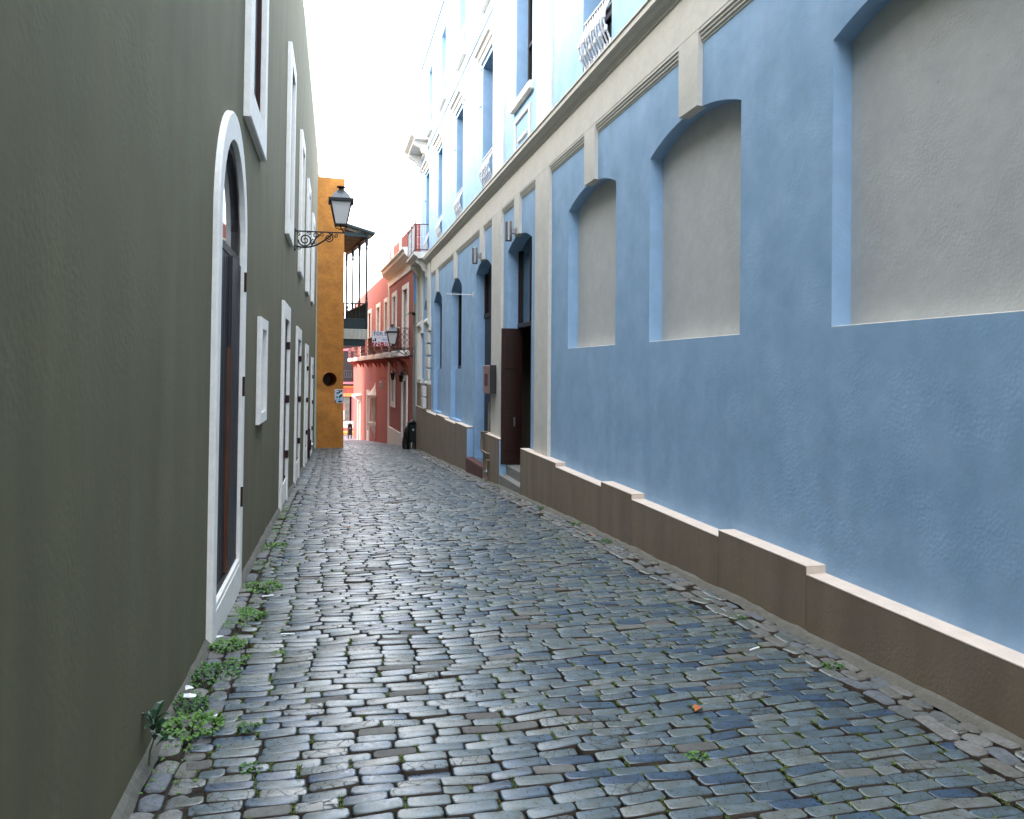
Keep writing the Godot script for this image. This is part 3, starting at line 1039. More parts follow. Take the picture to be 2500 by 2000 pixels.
	# --- upper storey windows
	for i in u_door.size():
		var u = u_door[i]
		st = mb()
		quad(st, wp(1, u[0], 5.32, 0.318), wp(1, u[1], 5.32, 0.318), wp(1, u[1], 8.17, 0.318), wp(1, u[0], 8.17, 0.318), Vector3(-50, 6, -u[0]))
		var back := part("window_pane", st, M.dark_glass, B)
		st = mb()
		for s in [u[0], (u[0] + u[1]) * 0.5 - 0.03, u[1] - 0.06]:
			bx(st, Vector3(0.27, 5.32, -s - 0.06), Vector3(0.316, 8.17, -s), 0.004)
		for yy in [5.36, 6.2, 7.3, 8.09]:
			bx(st, Vector3(0.272, yy, -u[1]), Vector3(0.314, yy + 0.07, -u[0]), 0.004)
		part("window_frame", st, M.dark_wood, B)
		balustrade(B, u[0] + 0.03, u[1] - 0.03, 5.36, 6.17, 0.10, 11 if i == 0 else 8, M.white_metal)
		if i > 0:
			hood(B, u[0] - 0.22, u[1] + 0.22, 8.17)
			lamp_knob(B, u[1] + 0.16, 7.35)
	st = mb()
	quad(st, wp(1, u2.s0, u2.y0, 0.258), wp(1, u2.s1, u2.y0, 0.258), wp(1, u2.s1, 8.6, 0.258), wp(1, u2.s0, 8.6, 0.258), Vector3(-50, 6, -13))
	part("window_pane", st, M.dark_glass, B)
	st = mb()
	for s in [u2.s0, 13.42, u2.s1 - 0.06]:
		bx(st, Vector3(0.21, 6.38, -s - 0.06), Vector3(0.256, 8.6, -s), 0.004)
	bx(st, Vector3(0.208, 7.35, -u2.s1), Vector3(0.255, 7.42, -u2.s0), 0.004)
	part("window_frame", st, M.dark_wood, B)
	st = mb()
	bx(st, Vector3(-0.08, 6.22, -14.18), Vector3(0.26, 6.36, -12.76), 0.012)
	part("window_sill", st, M.cream, B)
	st = mb()
	for q in [[12.92, 14.06, 5.98, 6.05], [12.92, 14.06, 5.44, 5.50], [12.92, 13.02, 5.50, 5.98], [13.96, 14.06, 5.50, 5.98], [13.15, 13.80, 5.60, 5.66]]:
		bx(st, Vector3(-0.03, q[2], -q[1]), Vector3(0.004, q[3], -q[0]), 0.006)
	part("panel_frame", st, M.cream, B)
	for h in third:
		st = mb()
		quad(st, wp(1, h.s0, h.y0, 0.298), wp(1, h.s1, h.y0, 0.298), wp(1, h.s1, h.crown, 0.298), wp(1, h.s0, h.crown, 0.298), Vector3(-50, 10, -h.s0))
		part("shutter", st, M.shutter, B)
		st = mb()
		bx(st, Vector3(-0.10, 9.32, -h.s1 - 0.15), Vector3(0.1, 9.42, -h.s0 + 0.15), 0.01)
		part("window_sill", st, M.cream, B)
		balustrade(B, h.s0 + 0.03, h.s1 - 0.03, 9.44, 10.2, 0.08, 7, M.white_metal)
	# --- corner balconies at the far end
	corner_balcony(B, 26.6, 28.95, 5.33, 0.5, M.rail_red, true)
	corner_balcony(B, 26.6, 28.95, 9.28, 0.62, M.white_metal, true)

func hood(B: Node, s0: float, s1: float, y: float) -> void:
	var st := mb()
	sweep(st, [Vector2(0.003, y + 0.10), Vector2(-0.04, y + 0.10), Vector2(-0.06, y + 0.18), Vector2(-0.09, y + 0.20), Vector2(-0.11, y + 0.27), Vector2(-0.16, y + 0.30), Vector2(-0.16, y + 0.36), Vector2(0.003, y + 0.40)], -s0, -s1)
	part("window_hood", st, M.cream, B)
	st = mb()
	bx(st, Vector3(-0.03, y, -s0 - 0.14), Vector3(0.004, y + 0.10, -s0 - 0.04), 0.008)
	part("hood_bracket", st, M.cream, B)
	st = mb()
	bx(st, Vector3(-0.03, y, -s1 + 0.04), Vector3(0.004, y + 0.10, -s1 + 0.14), 0.008)
	part("hood_bracket", st, M.cream, B)

func lamp_knob(B: Node, s: float, y: float) -> void:
	var st := mb()
	lathe(st, [Vector2(0.0, 0.0), Vector2(0.035, 0.01), Vector2(0.04, 0.05), Vector2(0.02, 0.09), Vector2(0.0, 0.10)], 10, Transform3D(Basis.IDENTITY, Vector3(-0.04, y, -s)))
	tube(st, [Vector3(-0.04, y + 0.05, -s), Vector3(0.01, y + 0.05, -s)], 0.012, 6)
	part("shutter_stay", st, M.white_metal, B)

func corner_balcony(B: Node, s0: float, s1: float, y: float, outd: float, iron: Material, consoles: bool) -> void:
	var st := mb()
	sweep(st, [Vector2(0.01, y - 0.05), Vector2(-outd + 0.14, y - 0.05), Vector2(-outd + 0.12, y + 0.0), Vector2(-outd + 0.04, y + 0.05), Vector2(-outd, y + 0.08), Vector2(-outd, y + 0.16), Vector2(0.01, y + 0.16)], -s0, -s1)
	var slab := part("balcony_slab", st, M.cream, B)
	if consoles:
		for s in [s0 + 0.25, s1 - 0.35]:
			st = mb()
			var prof := [Vector2(0.005, y - 0.055), Vector2(-outd + 0.12, y - 0.055), Vector2(-outd + 0.10, y - 0.15), Vector2(-outd + 0.2, y - 0.22), Vector2(-outd * 0.45, y - 0.28), Vector2(-outd * 0.34, y - 0.42), Vector2(-outd * 0.16, y - 0.46), Vector2(-outd * 0.14, y - 0.62), Vector2(0.005, y - 0.70)]
			sweep(st, prof, -s, -s - 0.16)
			part("console", st, M.cream, slab)
	var fr := mb()
	var yb := y + 0.16
	var yt := yb + 0.92
	var e := -outd + 0.05
	for seg in [[Vector3(0, 0, -s0 - 0.04), Vector3(e, 0, -s0 - 0.04)], [Vector3(e, 0, -s0 - 0.04), Vector3(e, 0, -s1 + 0.04)], [Vector3(e, 0, -s1 + 0.04), Vector3(0, 0, -s1 + 0.04)]]:
		for yy in [yb + 0.08, yt]:
			tube(fr, [seg[0] + Vector3(0, yy, 0), seg[1] + Vector3(0, yy, 0)], 0.018, 6)
	for p in [Vector3(e, 0, -s0 - 0.04), Vector3(e, 0, -s1 + 0.04), Vector3(e, 0, -(s0 + s1) * 0.5)]:
		tube(fr, [p + Vector3(0, yb, 0), p + Vector3(0, yt + 0.06, 0)], 0.02, 6)
		lathe(fr, [Vector2(0, 0.12), Vector2(0.03, 0.10), Vector2(0.035, 0.075), Vector2(0.02, 0.05), Vector2(0.0, 0.04)], 8, Transform3D(Basis.IDENTITY, p + Vector3(0, yt, 0)))
	var rail := part("railing", fr, iron, B)
	var n1 := 5
	for k in range(1, n1):
		var x := lerpf(0.0, e, float(k) / n1)
		bar_scroll(rail, Vector3(x, yb + 0.08, -s0 - 0.04), yt - yb - 0.08)
	var n2 := 18
	for k in range(1, n2):
		var z := lerpf(-s0 - 0.04, -s1 + 0.04, float(k) / n2)
		bar_scroll(rail, Vector3(e, yb + 0.08, z), yt - yb - 0.08)

func bar_scroll(parent: Node, p: Vector3, h: float) -> void:
	var st := mb()
	tube(st, [p, p + Vector3(0, h, 0)], 0.009, 5)
	for t in [0.2, 0.5, 0.8]:
		lathe(st, [Vector2(0, -0.03), Vector2(0.018, -0.012), Vector2(0.022, 0.0), Vector2(0.018, 0.012), Vector2(0, 0.03)], 6, Transform3D(Basis.IDENTITY, p + Vector3(0, h * t, 0)))
	part("bar", st, M.white_metal, parent)

# ------------------------------------------------------------------ green building
var green_xf: Transform3D

func planks(parent: Node, sx: float, s0: float, s1: float, y0: float, y1: float, d: float, n: int, mat: Material, called := "plank") -> void:
	var w := (s1 - s0) / n
	var mesh: ArrayMesh = null
	for i in n:
		if mesh == null:
			var st := mb()
			bx(st, Vector3(-0.015, y0, -w + 0.004), Vector3(0.015, y1, -0.004), 0.005)
			mesh = st.commit()
		mi(called, mesh, mat, parent, at(sx * d, 0, -(s0 + i * w)))

func build_green() -> void:
	var bas := Basis(Vector3.UP, -asin(0.0125)) * Basis(Vector3.BACK, -0.01)
	green_xf = Transform3D(bas, Vector3(-0.805, 0, 0))
	var G := thing("green_building", "tall olive green plastered building with white door and window surrounds", "building", green_xf)
	var sx := -1.0
	var ad := arch(5.57, 6.88, 0.0, 2.60, 3.26, 0.07, true)
	var ado := arch(5.42, 7.04, -0.6, 2.60, 3.46, 0.1, true)
	var ni := rect(8.56, 9.03, 1.14, 2.0, 0.22)
	var nio := rect(8.42, 9.2, 1.03, 2.12)
	var doors := [[11.95, 13.55, 2.58, -0.12], [16.0, 17.8, 2.42, -0.28], [20.6, 22.3, 2.22, -0.45], [25.4, 27.0, 1.95, -0.68]]
	var wins := [[6.95, 8.45, 3.68, 6.7], [12.35, 13.7, 3.60, 6.45], [16.3, 17.7, 3.5, 6.3], [20.1, 21.5, 3.47, 6.22], [24.1, 25.5, 3.55, 6.14]]
	var holes := [ad, ni]
	var dh := []
	for d in doors:
		var fw := 0.23
		var h := rect(d[0] + fw, d[1] - fw, d[3], d[2] - 0.24, 0.06)
		dh.append(h)
		holes.append(h)
	var wh := []
	for w in wins:
		var fw := 0.21
		var h := rect(w[0] + fw, w[1] - fw, w[2] + 0.26, w[3] - 0.25, 0.07)
		wh.append(h)
		holes.append(h)
	var st := mb()
	facade(st, sx, -26.0, 30.2, -2.2, 9.05, holes)
	shell(st, sx, -26.0, 30.2, -2.2, 9.05, 8.0)
	part("wall", st, M.green, G)
	# arched door
	st = mb()
	surround(st, sx, ado, ad, 0.04, 0.069)
	var fr := part("arched_surround", st, M.trim, G)
	st = mb()
	bx(st, Vector3(-0.06, -0.6, -6.88), Vector3(0.036, 0.045, -5.57), 0.006)
	part("threshold", st, M.trim, fr)
	st = mb()
	bx(st, Vector3(-0.06, 0.045, -6.88), Vector3(0.012, 0.085, -5.57), 0.004)
	part("sill_board", st, M.purple_wood, fr)
	var da := Node3D.new()
	var leaf_m := mb()
	bx(leaf_m, Vector3(-0.05, 0.085, -6.22), Vector3(-0.03, 2.43, -5.58), 0.003)
	var leaf := part("door_leaf", leaf_m, M.purple_wood, G)
	planks(leaf, sx, 5.58, 6.22, 0.09, 2.43, 0.018, 6, M.purple_wood)
	# the far leaf hangs a little open
	leaf_m = mb()
	bx(leaf_m, Vector3(-0.010, 0.085, 0.0), Vector3(0.010, 2.43, 0.64), 0.003)
	leaf = part("door_leaf", leaf_m, M.purple_wood, G, Transform3D(Basis(Vector3.UP, 0.022), Vector3(-0.024, 0, -6.87)))
	leaf.set_meta("label", "door leaf hanging slightly open with raw wood edge")
	planks(leaf, 1.0, -0.64, 0.0, 0.09, 2.43, 0.02, 6, M.purple_wood)
	st = mb()
	bx(st, Vector3(0.000, 0.09, 0.638), Vector3(0.034, 1.75, 0.646), 0.003)
	part("worn_edge", st, M.raw_wood, leaf)
	st = mb()
	bx(st, Vector3(-0.06, 2.43, -6.88), Vector3(0.0, 2.50, -5.57), 0.006)
	part("transom", st, M.purple_wood, G)
	st = mb()
	var fan_in := arch(5.63, 6.82, 2.50, 2.60, 3.20, 0.1, true)
	var fan_out := arch(5.575, 6.875, 2.50, 2.60, 3.255, 0.1, true)
	surround(st, sx, fan_out, fan_in, -0.005, 0.06)
	part("fanlight_frame", st, M.dark_wood, G)
	st = mb()
	filling(st, sx, ad, 0.035, 2.50)
	part("fanlight_pane", st, M.pane, G)
	st = mb()
	room(st, -1.0, 4.9, 7.6, 0.0, 3.6, 0.0702, 2.4, ad)
	part("inner_room", st, M.interior, G)
	for y in [0.55, 1.45, 2.3]:
		st = mb()
		bx(st, Vector3(0.0, y - 0.06, -6.94), Vector3(0.044, y + 0.06, -6.885), 0.002)
		tube(st, [Vector3(0.046, y - 0.08, -6.88), Vector3(0.046, y + 0.08, -6.88)], 0.010, 8)
		part("hinge", st, M.hinge, G)
	# small blind window
	st = mb()
	surround(st, sx, nio, ni, 0.045, 0.219)
	var nf := part("window_surround", st, M.trim, G)
	st = mb()
	filling(st, sx, ni, 0.218, 1.14)
	part("blind_panel", st, M.trim, nf)
	# rectangular doors
	for i in doors.size():
		var d = doors[i]
		var h = dh[i]
		st = mb()
		surround(st, sx, rect(d[0], d[1], -2.0, d[2]), rect(h.s0, h.s1, -2.0, h.crown), 0.042, 0.059)
		var f := part("door_surround", st, M.trim, G)
		st = mb()
		bx(st, Vector3(-0.05, -2.0, -h.s1), Vector3(0.026, d[3] - 0.03, -h.s0), 0.005)
		part("threshold", st, M.trim, f)
		st = mb()
		bx(st, Vector3(-0.05, d[3] - 0.03, -h.s1), Vector3(0.01, d[3] + 0.01, -h.s0), 0.004)
		part("sill_board", st, M.hinge, f)
		st = mb()
		bx(st, Vector3(-0.055, d[3] + 0.01, -h.s1), Vector3(-0.04, h.crown - 0.01, -h.s0), 0.003)
		var l := part("door_leaf", st, M.dark_wood, G)
		planks(l, sx, h.s0 + 0.005, h.s1 - 0.005, d[3] + 0.02, h.crown - 0.02, 0.022, 12, M.dark_wood)
		for y in [d[3] + 0.35, (d[3] + h.crown) * 0.5, h.crown - 0.38]:
			st = mb()
			bx(st, Vector3(0.0, y - 0.06, -h.s1 - 0.05), Vector3(0.050, y + 0.06, -h.s1 + 0.02), 0.003)
			part("hinge", st, M.hinge, l)
	# upper windows with shutters
	for i in wins.size():
		var w = wins[i]
		var h = wh[i]
		st = mb()
		surround(st, sx, rect(w[0], w[1], w[2], w[3]), h, 0.06, 0.069)
		part("window_surround", st, M.trim, G)
		st = mb()
		quad(st, wp(sx, h.s0, h.y0, 0.065), wp(sx, h.s1, h.y0, 0.065), wp(sx, h.s1, h.crown, 0.065), wp(sx, h.s0, h.crown, 0.065), Vector3(50, 5, -h.s0))
		var sh := part("shutter", st, M.dark_wood, G)
		planks(sh, sx, h.s0 + 0.01, h.s1 - 0.01, h.y0 + 0.01, h.crown - 0.01, 0.04, 10, M.dark_wood)
		st = mb()
		bx(st, Vector3(-0.06, h.y0, -h.s1), Vector3(0.01, h.crown, -h.s1 + 0.045), 0.004)
		part("frame_post", st, M.hinge, sh)
	# pipes beside the last door
	st = mb()
	tube(st, [Vector3(0.04, -1.3, -23.8), Vector3(0.04, -0.2, -23.8), Vector3(0.04, -0.15, -23.83), Vector3(0.0, -0.15, -23.85)], 0.03, 8)
	bx(st, Vector3(0.0, -0.75, -23.95), Vector3(0.10, -0.45, -23.7), 0.02)
	var pm := thing("water_meter", "small rusty meter with pipe fixed to green wall before last door", "meter", green_xf)
	part("meter_pipe", st, M.hinge, pm)
	st = mb()
	lathe(st, [Vector2(0, 0), Vector2(0.07, 0), Vector2(0.07, 0.05), Vector2(0, 0.06)], 14, Transform3D(Basis(Vector3.BACK, -PI * 0.5), Vector3(0.10, -0.6, -23.83)))
	part("meter_dial", st, M.steel, pm)

# ------------------------------------------------------------------ pale green and yellow buildings
func bulged(p: Vector2) -> Vector3:
	var t := clampf((0.75 - p.y - (p.x + 0.5) * 0.9) / 1.1, 0.0, 1.0)
	return Vector3(p.x, p.y, 0.16 * t * t * (3.0 - 2.0 * t))

func build_yellow() -> void:
	var PG := thing("pale_green_building", "tall pale green building rising behind the olive green wall", "building", at(-0.36, 0, -30.45, deg_to_rad(2.0)))
	var st := mb()
	var ph := [rect(1.6, 2.9, 9.2, 12.0, 0.2)]
	facade(st, -1.0, 0, 4.2, -2.0, 14.85, ph)
	shell(st, -1.0, 0, 4.2, -2.0, 14.85, 6.0)
	part("wall", st, M.pale_green, PG)
	st = mb()
	filling(st, -1.0, ph[0], 0.19, 9.2)
	part("shutter", st, M.shutter, PG)
	st = mb()
	bx(st, Vector3(-0.1, 9.08, -3.05), Vector3(0.1, 9.2, -1.45), 0.01)
	part("window_sill", st, M.trim, PG)

	var Y := thing("yellow_building", "ochre yellow building end with round hole and dark green wooden balcony", "building", at(0.62, 0, -31.0, deg_to_rad(7.5)))
	# front wall: a grid with a round opening, swelling gently at its foot
	st = mb()
	var hole := Vector2(-0.50, 1.19)
	var hr := 0.265
	var nx := 20
	var x0 := -1.55
	# rows below and above the square cell that holds the hole
	var q := 0.34
	var ysub := []
	var yy := -2.0
	while yy < hole.y - q - 0.01:
		ysub.append(yy)
		yy += 0.19
	ysub.append(hole.y - q)
	for i in ysub.size() - 1:
		for k in nx:
			var xa := lerpf(x0, 0.0, float(k) / nx); var xb := lerpf(x0, 0.0, float(k + 1) / nx)
			quad(st, bulged(Vector2(xa, ysub[i])), bulged(Vector2(xb, ysub[i])), bulged(Vector2(xb, ysub[i + 1])), bulged(Vector2(xa, ysub[i + 1])), Vector3(-0.5, 1, 60))
	for r in [[x0, hole.x - q], [hole.x + q, 0.0]]:
		quad(st, bulged(Vector2(r[0], hole.y - q)), bulged(Vector2(r[1], hole.y - q)), bulged(Vector2(r[1], hole.y + q)), bulged(Vector2(r[0], hole.y + q)), Vector3(-0.5, 1, 60))
	quad(st, Vector3(x0, hole.y + q, 0), Vector3(0, hole.y + q, 0), Vector3(0, 8.77, 0), Vector3(x0, 8.77, 0), Vector3(-0.5, 1, 60))
	var nseg := 32
	for k in nseg:
		var a0 := TAU * k / nseg + PI / 4; var a1 := TAU * (k + 1) / nseg + PI / 4
		var c0 := Vector2(cos(a0), sin(a0)); var c1 := Vector2(cos(a1), sin(a1))
		var e0 := hole + c0 * (q / maxf(absf(c0.x), absf(c0.y))); var e1 := hole + c1 * (q / maxf(absf(c1.x), absf(c1.y)))
		quad(st, bulged(hole + c0 * hr), bulged(hole + c1 * hr), bulged(e1), bulged(e0), Vector3(-0.5, 1, 60))
		var i0 := bulged(hole + c0 * hr); var i1 := bulged(hole + c1 * hr)
		quad(st, i0, i1, i1 - Vector3(0, 0, 1.8), i0 - Vector3(0, 0, 1.8), Vector3(hole.x, hole.y, -0.3))
	# side along the street, top and back
	quad(st, Vector3(0, -2.2, 0), Vector3(0, -2.2, -20), Vector3(0, 8.77, -20), Vector3(0, 8.77, 0), Vector3(50, 3, -4))
	quad(st, Vector3(x0, -2.2, 0), Vector3(x0, -2.2, -20), Vector3(x0, 8.77, -20), Vector3(x0, 8.77, 0), Vector3(-50, 3, -4))
	quad(st, Vector3(x0, 8.77, 0), Vector3(0, 8.77, 0), Vector3(0, 8.77, -20), Vector3(x0, 8.77, -20), Vector3(0, 50, -4))
	quad(st, Vector3(x0, -2.2, -20), Vector3(0, -2.2, -20), Vector3(0, 8.77, -20), Vector3(x0, 8.77, -20), Vector3(0, 3, -90))
	part("wall", st, M.yellow, Y)
	st = mb()
	quad(st, Vector3(hole.x - 0.3, hole.y - 0.3, -1.79), Vector3(hole.x + 0.3, hole.y - 0.3, -1.79), Vector3(hole.x + 0.3, hole.y + 0.3, -1.79), Vector3(hole.x - 0.3, hole.y + 0.3, -1.79), Vector3(0, 1, 50))
	part("hole_back", st, M.interior, Y)
	# balcony on the street side
	var out := 0.99
	var z0 := -0.55
	var z1 := -5.6
	st = mb()
	bx(st, Vector3(0.005, 2.74, z1), Vector3(out + 0.02, 3.14, z0), 0.02)
	var bal := part("balcony_slab", st, M.slab, Y)
	st = mb()
	bx(st, Vector3(0.005, 2.49, z1 + 0.1), Vector3(out - 0.06, 2.735, z0 - 0.06), 0.01)
	part("balcony_beam", st, M.teal_wood, bal)
	st = mb()
	bx(st, Vector3(out - 0.05, 3.14, z1), Vector3(out - 0.01, 3.52, z0 - 0.01), 0.006)
	bx(st, Vector3(0.01, 3.14, z0 - 0.05), Vector3(out - 0.05, 3.52, z0 - 0.01), 0.006)
	bx(st, Vector3(out - 0.07, 3.48, z1), Vector3(out + 0.01, 3.54, z0), 0.006)
	bx(st, Vector3(0.01, 3.48, z0 - 0.07), Vector3(out - 0.07, 3.54, z0), 0.006)
	bx(st, Vector3(out - 0.075, 4.10, z1), Vector3(out + 0.025, 4.15, z0 + 0.02), 0.01)
	bx(st, Vector3(0.01, 4.10, z0 - 0.075), Vector3(out - 0.075, 4.15, z0 + 0.02), 0.01)
	var par := part("balcony_parapet", st, M.teal_wood, Y)
	var prof := [Vector2(0.0, 3.53), Vector2(0.018, 3.53), Vector2(0.018, 3.58), Vector2(0.028, 3.68), Vector2(0.014, 3.85), Vector2(0.022, 3.95), Vector2(0.016, 4.05), Vector2(0.018, 4.11), Vector2(0, 4.11)]
	st = mb()
	lathe(st, prof, 8)
	var bm := st.commit()
	for k in 6:
		mi("baluster", bm, M.teal_wood, par, at(0.10 + k * 0.145, 0, z0 - 0.035))
	for k in 32:
		mi("baluster", bm, M.teal_wood, par, at(out - 0.03, 0, z0 - 0.16 - k * 0.155))
	var pp := [Vector2(0, 3.14), Vector2(0.055, 3.14), Vector2(0.055, 4.2), Vector2(0.035, 4.25), Vector2(0.05, 4.33), Vector2(0.035, 4.42), Vector2(0.042, 5.2), Vector2(0.036, 6.2), Vector2(0.055, 6.27), Vector2(0.04, 6.35), Vector2(0.06, 6.45), Vector2(0.06, 6.70), Vector2(0, 6.70)]
	st = mb()
	lathe(st, pp, 10)
	var pmesh := st.commit()
	for z in [z0 - 0.04, -2.2, -3.85, z1 + 0.05]:
		mi("balcony_post", pmesh, M.teal_wood, Y, at(out - 0.03, 0, z))
	st = mb()
	bx(st, Vector3(out - 0.08, 6.66, z1 - 0.1), Vector3(out + 0.02, 6.82, z0 + 0.1), 0.01)
	bx(st, Vector3(0.01, 6.70, z0 - 0.02), Vector3(out - 0.08, 6.86, z0 + 0.06), 0.01)
	part("eave_beam", st, M.teal_wood, Y)
	# sloping roof with rafters below
	var th := atan2(0.30, out + 0.2)
	var rb := Transform3D(Basis(Vector3.BACK, -th), Vector3(0.0, 7.16, 0))
	st = mb()
	bx(st, Vector3(0.0, -0.03, z1 - 0.25), Vector3(1.26, 0.03, z0 + 0.22), 0.008, rb)
	var roof := part("balcony_roof", st, M.roof_wood, Y)
	st = mb()
	bx(st, Vector3(0.0, -0.06, z0 + 0.18), Vector3(1.28, 0.045, z0 + 0.235), 0.006, rb)
	bx(st, Vector3(1.24, -0.06, z1 - 0.25), Vector3(1.285, 0.04, z0 + 0.18), 0.006, rb)
	part("fascia", st, M.teal_wood, roof)
	for k in 12:
		st = mb()
		var z := z0 - 0.05 - k * 0.45
		bx(st, Vector3(0.0, -0.15, z - 0.04), Vector3(1.2, -0.032, z + 0.04), 0.006, rb)
		part("rafter", st, M.slab, roof)
	# poster on the wall
	var P := thing("poster", "small torn blue and white poster pasted on ochre wall", "poster", Transform3D(Y.transform.basis, Y.transform * Vector3(-0.165, 0.56, 0.012)))
	st = mb()
	bx(st, Vector3(-0.15, -0.26, -0.006), Vector3(0.15, 0.26, 0.004), 0.0)
	part("sheet", st, M.paper, P)
	# printed patches
	var im := Image.create(96, 160, false, Image.FORMAT_RGB8)
	var n := noise(77, 0.014, 2)
	var n2 := noise(79, 0.017, 1)
	for y in 160:
		for x in 96:
			var v := n.get_noise_2d(x, y)
			var w := n2.get_noise_2d(x, y)
			var c := Color(0.10, 0.12, 0.22)
			if v > 0.12: c = Color(0.66, 0.76, 0.84)
			elif v > -0.02: c = Color(0.18, 0.48, 0.55)
			if w > 0.35: c = Color(0.85, 0.88, 0.92)
			if y < 22 and w < 0.1 and x > 30 and x < 74: c = Color(0.50, 0.12, 0.26)
			im.set_pixel(x, y, c)
	var pm := std(Color(1, 1, 1), 0.7)
	pm.albedo_texture = ImageTexture.create_from_image(im)
	var pq := QuadMesh.new()
	pq.size = Vector2(0.27, 0.475)
	mi("print", pq, pm, P, at(0, 0, 0.007))

# ------------------------------------------------------------------ red house and what lies beyond
var red_xf: Transform3D

func iron_rail(parent: Node, a: Vector3, b: Vector3, h: float, mat: Material, motifs: int) -> void:
	var st := mb()
	for y in [0.05, h * 0.16, h]:
		tube(st, [a + Vector3(0, y, 0), b + Vector3(0, y, 0)], 0.014, 5)
	var r := part("railing", st, mat, parent)
	var d := (b - a)
	for k in motifs + 1:
		var p := a + d * (float(k) / motifs)
		st = mb()
		tube(st, [p + Vector3(0, 0.02, 0), p + Vector3(0, h, 0)], 0.011, 5)
		if k < motifs:
			var c := p + d * (0.5 / motifs)
			var u := d.normalized()
			for yy in [0.34, 0.60, 0.84]:
				var ring := []
				for j in 9:
					var t := TAU * j / 8.0
					ring.append(c + Vector3(0, h * yy + sin(t) * h * 0.12, 0) + u * cos(t) * d.length() / motifs * 0.36)
				tube(st, ring, 0.009, 4, -1.0, false)
		part("bar", st, mat, r)

